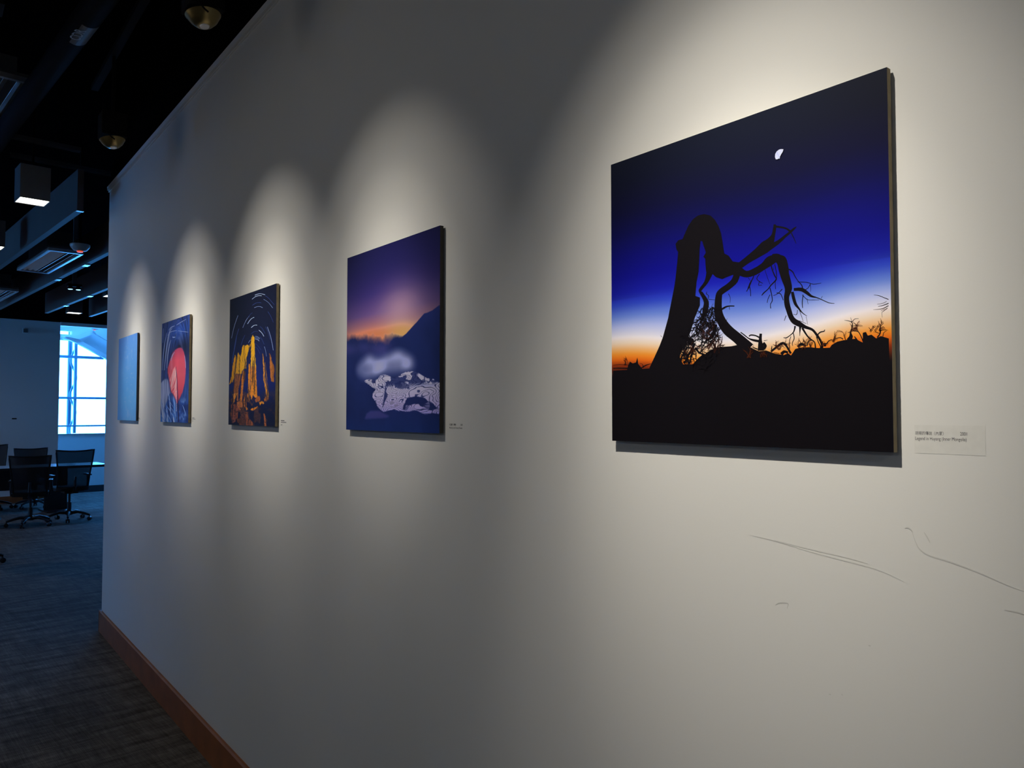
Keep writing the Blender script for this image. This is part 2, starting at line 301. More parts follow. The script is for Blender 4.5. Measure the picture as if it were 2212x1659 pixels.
ART = {
 'tree_poly': [[[.1791,.7453],[.2008,.712],[.2245,.674],[.2387,.6464],[.2505,.6153],[.2622,.5844],[.2692,.5568],[.2786,.5224],[.288,.4882],[.295,.4538],[.3022,.4056],[.307,.3693],[.2995,.3593],[.2961,.341],[.3074,.3306],[.3251,.3303],[.334,.3161],[.3495,.2911],[.3669,.2737],[.3883,.2649],[.4134,.2649],[.4381,.2751],[.4542,.2911],[.468,.314],[.4777,.3393],[.4833,.3703],[.4888,.4044],[.5044,.4136],[.5197,.4341],[.5389,.4394],[.5522,.4408],[.5538,.4573],[.5422,.4751],[.5192,.4757],[.4997,.4789],[.48,.4835],[.4561,.4735],[.4441,.4627],[.4277,.4688],[.4188,.4507],[.4177,.4369],[.416,.4095],[.4086,.4015],[.4191,.3896],[.4102,.3677],[.405,.3514],[.3987,.3486],[.3947,.3719],[.3926,.4058],[.3897,.4464],[.3809,.4795],[.3757,.5234],[.3938,.5307],[.3935,.5562],[.372,.595],[.3566,.6348],[.3465,.6547],[.367,.6614],[.3712,.6703],[.3604,.6832],[.3476,.6789],[.3412,.6681],[.3301,.695],[.3214,.691],[.3102,.7147],[.3144,.7271],[.3231,.7397],[.3228,.7709],[.179,.7652]],[[.0071,.7493],[.0749,.7489],[.0795,.7344],[.0884,.7202],[.1015,.7274],[.1167,.7249],[.1234,.7075],[.1275,.7303],[.1466,.7488],[.1761,.7485],[.2132,.7564],[.3181,.7412],[.3689,.7437],[.3949,.7257],[.4204,.708],[.4525,.6954],[.4855,.6947],[.5111,.695],[.5445,.6916],[.569,.6975],[.5914,.7088],[.6088,.7168],[.6323,.7155],[.6629,.7269],[.6899,.7325],[.7048,.7281],[.7136,.7352],[.727,.7175],[.7415,.7145],[.7699,.7151],[.8005,.7197],[.8317,.7205],[.8372,.7132],[.8533,.7055],[.8705,.703],[.8886,.7018],[.904,.7017],[.924,.7131],[.9245,.6873],[.9332,.6856],[.938,.6957],[.948,.6941],[.96,.7047],[.9722,.6996],[.9925,.7072],[.9943,1.0032],[.0053,1.013]]],
 'tree_strip': [[[.4196,.454],[.4425,.4644],[.412,.4807],[.4249,.4883],[.3896,.5042],[.4001,.5097],[.3925,.5168],[.4037,.5136],[.3997,.5292],[.4129,.525],[.4087,.549],[.4283,.5487],[.4037,.5689],[.4245,.5751],[.4017,.59],[.4096,.5929],[.3959,.6106],[.3983,.6115]],[[.5276,.4571],[.5495,.4659],[.5164,.4861],[.537,.4988],[.496,.5008],[.5105,.5173],[.4675,.5142],[.4835,.5299],[.4544,.5311],[.4788,.5374],[.4493,.5769],[.478,.5776],[.459,.616],[.4898,.6071],[.4831,.6532],[.5122,.6336],[.5195,.6819],[.5447,.6593],[.5401,.7019],[.569,.6783],[.5571,.7199],[.5889,.6948]],[[.4762,.5799],[.4735,.5756],[.4919,.5744],[.4896,.5693],[.5066,.5721],[.5062,.5685],[.5237,.5741],[.5239,.5709]],[[.5035,.5711],[.5054,.571],[.5055,.5818],[.507,.5817]],[[.4485,.6213],[.4602,.6247],[.4397,.6463],[.4523,.6517],[.4273,.6607],[.4359,.6685],[.4204,.6652],[.4222,.6691]],[[.5401,.4803],[.5521,.458],[.5684,.4904],[.5687,.4705],[.6032,.487],[.5932,.4664],[.6341,.4746],[.6206,.4556],[.6572,.4659],[.6407,.4394],[.6731,.4573],[.6705,.4378],[.6765,.4593],[.6994,.4491],[.6831,.4858],[.7097,.4838],[.6952,.5106],[.7086,.5099]],[[.5492,.4612],[.5358,.4435],[.5799,.4473],[.5658,.4278],[.6194,.4342],[.6004,.408],[.6483,.423],[.6222,.3928],[.6613,.4053],[.638,.3872],[.6664,.3824],[.6546,.3764],[.6705,.3632],[.6602,.3598],[.6704,.3486],[.6628,.3467]],[[.6476,.4229],[.6372,.4048],[.6794,.4077],[.6725,.3972],[.7013,.393],[.6958,.3858],[.7212,.3812],[.7169,.3757],[.7354,.3704],[.7332,.3677]],[[.6538,.4495],[.6574,.4335],[.6655,.4567],[.68,.4374],[.6734,.4672],[.7005,.4592],[.6779,.4874],[.7064,.4848],[.6874,.5164],[.7145,.5134],[.6967,.5421],[.7196,.5445],[.6935,.5628],[.7101,.5662],[.6943,.5869],[.7117,.5862],[.7007,.6078],[.7169,.605],[.7072,.6258],[.7219,.6209],[.7172,.6419],[.7296,.6311],[.7338,.6527],[.7424,.6392],[.7563,.6615],[.7606,.653],[.7779,.6692],[.7821,.6638],[.7897,.6832],[.7956,.6795],[.8007,.6993],[.8067,.6968],[.8049,.7117],[.8122,.7115],[.8006,.7206],[.8116,.7233]],[[.6642,.3567],[.6652,.3502],[.6843,.3621],[.6854,.3569],[.7021,.369],[.7042,.3648],[.7132,.379],[.7171,.3748]],[[.7172,.382],[.713,.3773],[.7271,.3737],[.7245,.3703],[.7368,.3685],[.7358,.367]],[[.718,.3836],[.7212,.3828],[.7255,.3986],[.7283,.3979],[.7334,.4161],[.7348,.4158]],[[.7246,.5509],[.7248,.5427],[.7469,.5548],[.7499,.5447],[.7628,.565],[.7687,.5577],[.777,.575],[.7802,.5696],[.7937,.5796],[.7948,.5767],[.8078,.5861],[.8088,.584],[.8301,.5978],[.8307,.5959],[.8467,.6011],[.8469,.5999]],[[.7157,.5533],[.7245,.5527],[.7194,.5732],[.7292,.572],[.726,.591],[.7341,.5882],[.7364,.6028],[.7411,.6],[.7493,.617],[.7514,.6152],[.7644,.6274],[.7651,.6266]],[[.7093,.4874],[.7118,.4847],[.721,.4968],[.7239,.4952],[.7286,.5111],[.7309,.5102],[.739,.5262],[.7408,.5251],[.7488,.5383],[.7513,.5373],[.7514,.5491],[.7542,.5488]],[[.7369,.5275],[.737,.5257],[.766,.5328],[.7664,.531],[.7862,.5408],[.7863,.539],[.8091,.5397],[.8089,.5387]],[[.7754,.5367],[.7771,.5378],[.7682,.5476],[.7696,.5491],[.7553,.5526],[.7561,.5541]],[[.7755,.5385],[.777,.5386],[.7769,.552],[.778,.5522],[.7755,.5598],[.7763,.5601]],[[.65,.4635],[.6543,.4632],[.6548,.4811],[.6584,.4806],[.6622,.4991],[.6662,.4983],[.6667,.5095],[.6707,.5115],[.6499,.5236],[.6527,.5262],[.6405,.5338],[.6428,.536],[.6258,.543],[.6285,.5457],[.6187,.5505],[.6207,.5522]],[[.6465,.533],[.6495,.5327],[.6511,.5503],[.6539,.5502],[.6541,.5699],[.6566,.5704],[.6479,.5803],[.65,.5809],[.6484,.5932],[.651,.5933]],[[.6468,.5519],[.6487,.553],[.6404,.5625],[.6422,.5633],[.6371,.5749],[.6387,.5754]],[[.661,.4818],[.6585,.4809],[.6636,.4657],[.6658,.4649],[.6692,.4994],[.6717,.4997],[.6646,.5182],[.6664,.5186],[.6658,.538],[.6677,.5381]],[[.5925,.4881],[.5952,.4895],[.5823,.5068],[.585,.5081],[.5757,.5202],[.5781,.5216],[.5663,.5319],[.5685,.5334]],[[.5774,.5212],[.5797,.5211],[.5805,.5358],[.5828,.5359],[.5805,.5486],[.5825,.5489]],[[.6122,.485],[.6147,.4867],[.6022,.4986],[.6048,.4988],[.6139,.511],[.6155,.5094],[.624,.5163],[.6247,.5151]],[[.612,.5068],[.6143,.5075],[.6088,.5198],[.6107,.5191],[.6211,.5212],[.621,.5195]],[[.629,.4714],[.6305,.4712],[.6382,.4981],[.6397,.4978],[.6476,.5218],[.6488,.5216]],[[.6693,.5509],[.6701,.5483],[.6812,.5547],[.683,.553],[.6869,.5659],[.6892,.5653],[.69,.5744],[.692,.574]],[[.659,.5572],[.6584,.5559],[.6733,.5534],[.6723,.552],[.6892,.5416],[.6877,.54]],[[.7529,.565],[.7552,.5656],[.7496,.5863],[.752,.5867],[.7511,.6028],[.7529,.6028]],[[.7504,.5655],[.7518,.5644],[.7651,.5808],[.7659,.5794],[.7827,.5841],[.7828,.5828],[.8026,.5863],[.8026,.5852]],[[.7648,.5775],[.7662,.5774],[.7683,.5939],[.7692,.5939]],[[.8089,.5828],[.8077,.5821],[.8123,.5765],[.8113,.576]],[[.6985,.6187],[.7005,.6196],[.6925,.6333],[.6939,.6339]],[[.7349,.6062],[.7366,.6067],[.732,.6191],[.7332,.6204],[.7223,.6166],[.7221,.618]],[[.7408,.6073],[.7425,.6069],[.7466,.624],[.748,.6237],[.7524,.6407],[.7535,.6405]],[[.7351,.6369],[.7355,.6356],[.7497,.6423],[.7502,.6411],[.7627,.6495],[.7633,.6486]],[[.7613,.6281],[.7624,.628],[.7669,.6527],[.7677,.6526]],[[.7248,.6509],[.7305,.6527],[.7214,.6668],[.7245,.6686],[.7099,.6766],[.7116,.6786],[.6982,.6823],[.699,.6847],[.6902,.6812],[.69,.6828]],[[.7201,.6717],[.7227,.6715],[.7228,.6866],[.7255,.687],[.7168,.6996],[.7191,.7002],[.7186,.7082],[.7201,.7081]],[[.7129,.6803],[.7146,.6809],[.7081,.6937],[.7099,.694],[.7112,.7011],[.7127,.7007]],[[.7395,.6527],[.7471,.6537],[.7407,.6691],[.7437,.6695],[.7411,.6813],[.7423,.6814]],[[.7469,.6605],[.7525,.6578],[.7621,.6829],[.7658,.6806],[.774,.6946],[.7767,.692],[.7851,.7028],[.7881,.7015],[.787,.7184],[.7915,.718]],[[.7981,.6829],[.7957,.6805],[.8048,.6772],[.8033,.6742],[.8159,.6752],[.8146,.6728],[.8183,.6701],[.8168,.6693]],[[.7909,.687],[.7942,.6863],[.7967,.7034],[.7993,.7025],[.8052,.7197],[.8072,.7189]],[[.7651,.7117],[.7618,.7106],[.769,.6991],[.767,.6971],[.7812,.6975],[.7808,.6954]],[[.8227,.7106],[.8207,.7091],[.8293,.702],[.8282,.7005],[.8386,.7002],[.8382,.699]],[[.7359,.7142],[.7324,.7096],[.7465,.7086],[.7457,.7006],[.7593,.7139],[.7619,.7081]],[[.8202,.7163],[.8146,.7159],[.8217,.7073],[.8134,.7067]],[[.7396,.6937],[.7412,.6931],[.7481,.7105],[.7497,.7099]],[[.7528,.694],[.7544,.6948],[.7452,.7096],[.7468,.7103]],[[.7252,.7036],[.7256,.7027],[.7457,.7133],[.7463,.7121]],[[.891,.7079],[.8799,.7003],[.8973,.6959],[.8871,.6929],[.8929,.682],[.8893,.6812],[.8979,.667],[.8953,.6665],[.8956,.6557],[.8938,.657],[.8852,.6509],[.8848,.6524],[.8745,.6485],[.8743,.6492]],[[.8954,.6571],[.894,.6557],[.9038,.6489],[.9032,.6477],[.9139,.6484],[.9138,.6476]],[[.8955,.6558],[.8939,.656],[.8921,.6433],[.8914,.6434]],[[.898,.6675],[.8978,.6662],[.9124,.6661],[.9122,.6651]],[[.8922,.6809],[.8927,.6824],[.8843,.683],[.8847,.6842]],[[.8975,.6808],[.898,.6783],[.9112,.6842],[.9128,.6824],[.9196,.6996],[.9219,.6987],[.923,.7099],[.9259,.7091]],[[.9001,.6959],[.9027,.6943],[.9076,.7068],[.9105,.7049]],[[.8482,.6984],[.8478,.6966],[.8615,.6963],[.8617,.694],[.8687,.7016],[.8704,.6991]],[[.9639,.7035],[.9611,.7012],[.9715,.6937],[.9688,.6924],[.9728,.6809],[.9704,.6807],[.9712,.672],[.9698,.6721]],[[.9716,.6865],[.9714,.685],[.9826,.6848],[.9826,.6836],[.9911,.6866],[.9912,.6857]],[[.9705,.6923],[.9698,.6938],[.9604,.688],[.9601,.689],[.9528,.6868],[.9527,.6875]],[[.9784,.7013],[.9765,.7007],[.9806,.6918],[.9794,.6909],[.9877,.6875],[.9872,.6866]],[[.9719,.6801],[.9713,.679],[.978,.6767],[.9777,.6761]],[[.9941,.6057],[.9934,.6075],[.9819,.5996],[.9813,.6009],[.9696,.5933],[.9692,.5944],[.9558,.5899],[.9556,.5906]],[[.9867,.6029],[.9863,.6037],[.9769,.5969],[.9766,.5975]],[[.9932,.6154],[.994,.6175],[.981,.6191],[.9815,.6208],[.9663,.6216],[.9665,.6226]],[[.9931,.6216],[.9939,.6235],[.9785,.6276],[.9789,.6291],[.9637,.6287],[.9638,.6297],[.9538,.6287],[.9538,.6292]],[[.9885,.6104],[.9891,.6115],[.9788,.6143],[.9791,.6153],[.964,.6152],[.9641,.616]],[[.9905,.6278],[.9914,.6291],[.9806,.6342],[.9814,.6353],[.9755,.639],[.9765,.6393],[.9768,.6516],[.9773,.6516]],[[.9834,.6296],[.9838,.6306],[.9735,.6336],[.9738,.6343]],[[.5439,.6555],[.546,.6534],[.5571,.6654],[.5596,.6629],[.5722,.6768],[.5742,.6739],[.5902,.6857],[.5923,.6792],[.61,.6903],[.6115,.6831]],[[.5753,.6707],[.5733,.6676],[.5818,.668],[.5814,.664],[.5973,.6711],[.5987,.6675],[.6113,.6789],[.6137,.675]],[[.6111,.6638],[.6194,.665],[.6079,.6836],[.6188,.6845],[.6054,.7009],[.6234,.7012],[.6039,.7151],[.6264,.7153]],[[.6169,.6964],[.6269,.6899],[.6244,.7021],[.6352,.7021],[.618,.7066],[.6286,.7135]],[[.6254,.6872],[.6251,.6855],[.6381,.6857],[.6379,.6849]],[[.5686,.6841],[.571,.6833],[.5749,.6956],[.5776,.6956],[.5707,.6974],[.5718,.6989]],[[.5871,.7048],[.5883,.7022],[.6031,.712],[.6048,.7085]],[[.6507,.7226],[.6464,.7176],[.6664,.7125],[.6623,.7074],[.6848,.7021],[.6813,.6955],[.6902,.7024],[.6943,.6965],[.6987,.711],[.7038,.7083],[.7099,.7309],[.7162,.7281]],[[.691,.7006],[.6874,.7007],[.6893,.6937],[.6875,.6937]],[[.6521,.7149],[.6484,.7143],[.6529,.7038],[.651,.7034]],[[.6869,.7346],[.6783,.7263],[.6931,.7268],[.6907,.7187],[.7031,.7294],[.705,.7231]],[[.6578,.7242],[.6581,.7226],[.6764,.7281],[.6767,.7265]],[[.6954,.7019],[.6952,.7002],[.7045,.7007],[.7043,.6999]],[[.1422,.7469],[.1401,.7443],[.1606,.7393],[.1585,.7361],[.1731,.7356],[.1723,.7337],[.186,.7335],[.1856,.732]],[[.1531,.7445],[.1493,.7452],[.147,.7316],[.1455,.7325],[.1348,.7289],[.1344,.7301]],[[.0075,.73],[.0073,.7284],[.0432,.729],[.0432,.7277],[.085,.7338],[.0853,.732]],[[.0074,.7422],[.0072,.7396],[.0431,.743],[.0431,.7394],[.0849,.7467],[.0852,.7421]],[[.237,.6457],[.2356,.6466],[.2296,.6392],[.2286,.6398]],[[.4045,.6724],[.4062,.6737],[.3875,.687],[.3887,.6892],[.3742,.6816],[.3733,.6833]],[[.4375,.67],[.4408,.6718],[.4264,.6849],[.4292,.6874],[.4098,.6908],[.4119,.6931],[.3981,.7015],[.4007,.7041],[.384,.7074],[.386,.7103]],[[.3668,.6737],[.375,.6768],[.3568,.691],[.3672,.6958],[.3437,.7097],[.3505,.7129],[.335,.7257],[.3411,.7289],[.3226,.7361],[.3295,.7409]],[[.3585,.6973],[.3653,.6989],[.3527,.7205],[.359,.7219],[.346,.7412],[.3535,.7429]],[[.3389,.6837],[.3441,.6863],[.3238,.7041],[.329,.7066],[.3139,.7179],[.3207,.7202],[.3061,.7365],[.316,.739]],[[.3701,.6913],[.3772,.6877],[.3854,.7088],[.3904,.7046],[.3993,.7149],[.4106,.7144],[.3874,.7229],[.3937,.728],[.3687,.7376],[.3775,.7441]],[[.4401,.6762],[.4436,.6752],[.4474,.693],[.4525,.6915]],[[.3851,.6699],[.3858,.6687],[.4052,.6785],[.4055,.6769],[.4282,.6777],[.4276,.6763],[.4453,.6698],[.4441,.6682]],[[.4493,.6521],[.4516,.6503],[.4605,.6623],[.4622,.6601],[.4745,.6666],[.4753,.6647]],[[.4579,.6566],[.4594,.6562],[.466,.6753],[.4673,.6751],[.4713,.6938],[.4724,.6936]],[[.4295,.6341],[.4273,.6325],[.4519,.6132],[.4499,.6116],[.4628,.605],[.4612,.6036]],[[.3605,.6568],[.3584,.6544],[.3841,.6448],[.3815,.6421],[.402,.6325],[.3984,.6293]],[[.4162,.6415],[.4179,.6417],[.4162,.6552],[.4176,.6556],[.4078,.6684],[.4088,.6689]],[[.4176,.5222],[.4193,.5208],[.427,.5298],[.4294,.5294],[.4243,.5382],[.4262,.5388]],[[.4266,.5404],[.4267,.5392],[.4516,.545],[.4517,.5441]],[[.501,.532],[.5032,.5314],[.5078,.5437],[.5094,.5437],[.5074,.5604],[.5084,.5606]],[[.4205,.5146],[.4221,.5152],[.4173,.5222],[.4195,.523]],[[.5734,.4925],[.5753,.4917],[.5843,.5066],[.5843,.5066]],[[.591,.4938],[.5931,.4953],[.5781,.5097],[.5804,.511],[.568,.5329],[.5695,.5335]],[[.577,.5146],[.5788,.5145],[.5806,.5304],[.5824,.5304],[.5819,.5491],[.5831,.5492]]],
 'moon': [[.6991,.1349],[.6918,.132],[.6844,.1318],[.6769,.1351],[.6723,.1414],[.6712,.1501],[.6741,.1575],[.68,.1591],[.687,.1543],[.692,.1467],[.697,.1414]],
 'tangle': [[.3976,.5635],[.3586,.6488],[.4547,.5963],[.384,.6576],[.4378,.6517]],
 'm_ridge': [[.003,.4778],[.094,.4811],[.1691,.4816],[.2784,.4982],[.3831,.5027],[.4674,.5123],[.5166,.5103],[.5808,.5073],[.6434,.5082],[.6816,.4972],[.7193,.4795],[.7636,.4567],[.8144,.4311],[.8572,.4106],[.8923,.4089],[.9338,.4022],[.9907,.3849]],
 'm_fog': [[.1283,.6604],[.181,.635],[.2547,.6078],[.2909,.6046],[.3483,.6262],[.4315,.6173],[.5057,.618],[.5646,.5986],[.6288,.6024],[.6915,.6249],[.7405,.64],[.7587,.6564],[.7769,.6789],[.7227,.6858],[.6797,.6871],[.636,.6948],[.5066,.6961],[.4256,.6863],[.3704,.7041],[.3069,.7153],[.2269,.7195],[.182,.7042],[.1362,.6782]],
 'm_ter': [[.2271,.7298],[.2564,.7238],[.3637,.7273],[.4121,.7056],[.4665,.7011],[.5659,.7177],[.5981,.7092],[.6798,.6934],[.771,.691],[.8419,.7213],[.9441,.7339],[.9992,.7564],[1.0026,.8737],[.9892,.9],[.8664,.9062],[.7848,.8972],[.6631,.8878],[.5353,.894],[.4144,.8808],[.3726,.8674],[.3512,.8406],[.3155,.82],[.3152,.7964],[.3574,.7805],[.2859,.7587],[.2272,.7366]],
 'm_dark': [[.6628,.8564],[.6935,.8285],[.7841,.8205],[.8715,.8279],[.9283,.8555],[.989,.8736],[.9229,.8882],[.8081,.8667],[.7244,.8662],[.7002,.8847],[.6505,.8783]],
 'm_dark2': [[.5662,.7434],[.6365,.7391],[.7113,.7633],[.7237,.7916],[.6496,.7869],[.5794,.7694]],
 'm_dark3': [[.467,.7404],[.4941,.7607],[.4677,.7927],[.4947,.8128],[.4548,.8449],[.4279,.8677],[.441,.8251],[.4541,.7859]],
 'm_hill': [[.2518,.9075],[.3022,.8923],[.4007,.8907],[.4623,.9071],[.5159,.9199],[.4694,.9299],[.3171,.9343],[.2302,.9383]],
 'arcs': [[0,[[.5701,.0329],[.5668,.0295],[.6293,.032],[.6272,.0286],[.6967,.0378],[.6973,.0347],[.7781,.0545],[.78,.0517]]],[0,[[.5147,.0561],[.5083,.0525],[.5814,.0456],[.5765,.0419],[.6492,.0462],[.6477,.0425],[.712,.0544],[.7122,.0509]]],[2,[[.7824,.0619],[.7857,.0606],[.8486,.0868],[.8523,.0857],[.9046,.1169],[.9087,.1161],[.9599,.1466],[.9639,.1458]]],[1,[[.75,.084],[.7529,.0826],[.8214,.1076],[.8249,.1064],[.8776,.1342],[.8818,.1333],[.9287,.165],[.9331,.1643]]],[2,[[.5222,.1022],[.5183,.0997],[.5921,.0941],[.5891,.0915],[.6503,.0962],[.6499,.0937],[.7036,.105],[.7045,.1027]]],[1,[[.561,.1252],[.5582,.1222],[.6223,.1241],[.6207,.1212],[.6799,.1296],[.6813,.1271],[.7328,.1436],[.7358,.1414]]],[1,[[.0566,.3134],[.0452,.3118],[.0889,.2613],[.0777,.2595],[.1322,.2088],[.1213,.2067],[.2026,.1465],[.192,.1442]]],[2,[[.1242,.4028],[.1107,.4012],[.1503,.3486],[.1369,.3467],[.1873,.2956],[.1743,.2935],[.2277,.2527],[.2149,.2503]]],[1,[[.3148,.2528],[.3068,.2509],[.3617,.2187],[.3539,.2168],[.4132,.1911],[.4061,.1889],[.4541,.1791],[.4478,.1765]]],[2,[[.4125,.1945],[.4071,.1928],[.4635,.1708],[.4586,.1689],[.5223,.1582],[.5181,.1562]]],[0,[[.4234,.2328],[.4136,.2297],[.4671,.2129],[.458,.2096],[.5168,.2001],[.5101,.1963],[.5643,.1978],[.5599,.1938]]],[0,[[.5044,.269],[.4967,.2654],[.5392,.2608],[.5327,.2571],[.5775,.2574],[.5749,.2534],[.6242,.2617],[.6241,.2578]]],[0,[[.6586,.3],[.6652,.298],[.7029,.3182],[.7098,.3164],[.7318,.3324],[.7396,.3311],[.7628,.3537],[.771,.3526]]],[2,[[.6836,.2762],[.6875,.275],[.7322,.2959],[.7368,.2951],[.7856,.3346],[.7906,.334]]],[2,[[.504,.314],[.5004,.312],[.5592,.3044],[.5563,.3022],[.5979,.3042],[.5977,.302],[.6471,.311],[.648,.309]]],[1,[[.5884,.3406],[.5898,.338],[.6372,.3478],[.6407,.3456],[.6811,.3642],[.6861,.3625]]],[1,[[.5794,.3514],[.5796,.349],[.6283,.3558],[.6305,.3536],[.6671,.369],[.6712,.3673]]],[0,[[.5841,.3604],[.5854,.3577],[.6281,.3664],[.6314,.3641],[.6721,.3816],[.6768,.3798]]],[2,[[.7981,.2859],[.8033,.2856],[.8462,.3308],[.8515,.3306],[.8848,.3845],[.8901,.3844]]],[1,[[.8292,.2905],[.838,.2902],[.8677,.3327],[.8765,.3325],[.9059,.3828],[.9148,.3828],[.9492,.4661],[.9581,.4661]]],[2,[[.6857,.3509],[.6904,.3501],[.7249,.3728],[.7299,.3722],[.772,.4122],[.7771,.4117]]],[1,[[.7733,.4277],[.7806,.4274],[.7978,.4565],[.8052,.4564],[.818,.5016],[.8254,.5016]]],[2,[[.2815,.3837],[.2742,.3824],[.3179,.3461],[.3108,.3446],[.3668,.3128],[.36,.3112]]],[1,[[.4467,.3793],[.4385,.3771],[.4668,.3683],[.4591,.3659],[.492,.3595],[.4848,.357]]],[2,[[.5789,.3904],[.5827,.3891],[.639,.412],[.6433,.4109],[.7084,.4478],[.7129,.4468]]],[2,[[.5795,.4152],[.5839,.4136],[.6392,.4365],[.6448,.4354],[.6842,.4738],[.6904,.4732]]],[2,[[.8372,.1824],[.8419,.1817],[.889,.2163],[.8939,.2159],[.9451,.2687],[.9501,.2684]]],[2,[[.1613,.3075],[.1791,.3097],[.1408,.3581],[.1586,.3604],[.0929,.4374],[.1109,.4396],[.0614,.511],[.0796,.5128]]]],
 'rocks': [[[222,150,22],[[.0086,.6796],[.0496,.6289],[.0721,.5819],[.1102,.4763],[.1392,.4502],[.1698,.4717],[.1505,.5851],[.1288,.6415],[.0753,.6616]]],[[228,162,24],[[.1513,.6048],[.1613,.5579],[.1873,.4648],[.2121,.4369],[.275,.4718],[.2856,.4472],[.3013,.4055],[.3291,.3881],[.3573,.3842],[.3802,.3954],[.4135,.39],[.4469,.3961],[.4904,.3878],[.4699,.4242],[.4322,.4484],[.406,.4888],[.4067,.5689],[.3642,.5708],[.308,.5838],[.2858,.6022],[.216,.5995]]],[[120,70,36],[[.1513,.6048],[.2858,.6022],[.2542,.6826],[.2243,.7519],[.2363,.8221],[.1888,.806],[.1985,.7514],[.0943,.8326],[.1029,.7456],[.1237,.6631]]],[[190,120,30],[[.0911,.7533],[.2102,.7516],[.1587,.7939],[.1361,.8251],[.0824,.8365],[.0903,.793]]],[[228,165,28],[[.4998,.3469],[.5323,.3194],[.5666,.352],[.578,.4349],[.6083,.5482],[.6143,.567],[.502,.5618],[.5007,.5241],[.5021,.4112]]],[[192,116,30],[[.502,.5618],[.6143,.567],[.622,.6413],[.648,.7894],[.601,.7924],[.5631,.7695],[.5215,.8062],[.4931,.7683],[.4992,.6369]]],[[196,118,26],[[.4519,.5349],[.4849,.5384],[.4938,.6367],[.4829,.7869],[.4732,.8207],[.4417,.8014],[.4459,.6729]]],[[150,86,30],[[.3194,.5843],[.3532,.578],[.3876,.5948],[.3786,.6556],[.3459,.6852],[.3167,.8152],[.2594,.8185],[.2897,.7068],[.2992,.653]]],[[165,105,30],[[.737,.4707],[.7534,.4753],[.7894,.5931],[.8123,.6841],[.8748,.7928],[.8455,.7959],[.8146,.756],[.7718,.6684],[.7586,.5737]]],[[120,80,34],[[.7876,.5389],[.8027,.5432],[.8415,.6706],[.8743,.7786],[.8566,.7747],[.8232,.6557]]],[[130,76,32],[[.8728,.4825],[.8945,.4909],[.9198,.5279],[.974,.5836],[.9726,.6925],[.9198,.6838],[.8933,.6083],[.8907,.5263]]],[[108,58,38],[[.0582,.8403],[.1184,.8328],[.2137,.8414],[.2612,.865],[.2277,.8998],[.2236,.9465],[.1482,.9784],[.0884,.987],[.0622,.9397]]],[[140,80,36],[[.1894,.8217],[.3168,.8171],[.3522,.8539],[.2612,.865],[.3079,.8844],[.2502,.8804]]],[[160,92,32],[[.3719,.7776],[.4064,.8048],[.4141,.8618],[.4755,.8847],[.4094,.8864],[.3635,.8539],[.3505,.8079]]],[[112,60,34],[[.3652,.8998],[.4759,.8959],[.4832,.9485],[.5542,.974],[.5766,1.0052],[.3555,1.0029],[.3785,.9569]]],[[176,100,26],[[.5079,.881],[.6553,.8519],[.6639,.8611],[.5933,.8774],[.53,.8959]]],[[190,116,28],[[.6752,.8264],[.7364,.8216],[.7972,.8348],[.7574,.8435],[.737,.8397],[.6966,.8503],[.7011,.834]]],[[130,70,34],[[.6323,.7892],[.684,.7826],[.7105,.8086],[.675,.8228],[.6128,.8295],[.5963,.8108]]],[[140,80,30],[[.786,.7987],[.8451,.7852],[.88,.8035],[.8365,.8244],[.7868,.8221]]],[[130,70,34],[[.7675,.9067],[.7996,.9085],[.8203,.9353],[.8422,1.0011],[.7987,1.0036],[.7865,.9355]]]],
 'red': [[.7033,.2882],[.6273,.2884],[.5245,.2975],[.4206,.3264],[.3562,.3726],[.298,.4233],[.2524,.4644],[.2524,.5074],[.2989,.5653],[.3538,.6524],[.392,.705],[.4696,.7286],[.5539,.7735],[.6237,.8212],[.6872,.7789],[.8,.7132],[.8713,.6271],[.8979,.5404],[.9003,.4705],[.8964,.4427],[.869,.3838],[.8175,.3332],[.7601,.2988]],
 'pink': [[.5422,.4609],[.386,.4906],[.2742,.512],[.3501,.593],[.3981,.6904],[.497,.729],[.6014,.7814],[.6236,.7745],[.5908,.6006],[.5642,.4909]],
 'pale': [[.0074,.5936],[.1177,.5666],[.2485,.5598],[.3383,.6297],[.3719,.7194],[.2888,.7477],[.2206,.8067],[.1665,.8703],[-.0035,.7739],[-.0111,.6585]],
 'redstroke': [[[.549,.4613],[.5625,.4617],[.5833,.5644],[.602,.5647],[.6071,.6734],[.6283,.6737],[.6257,.7639],[.6548,.7639],[.6415,.8538],[.6758,.8536],[.6643,.9969],[.7036,.9962]]],
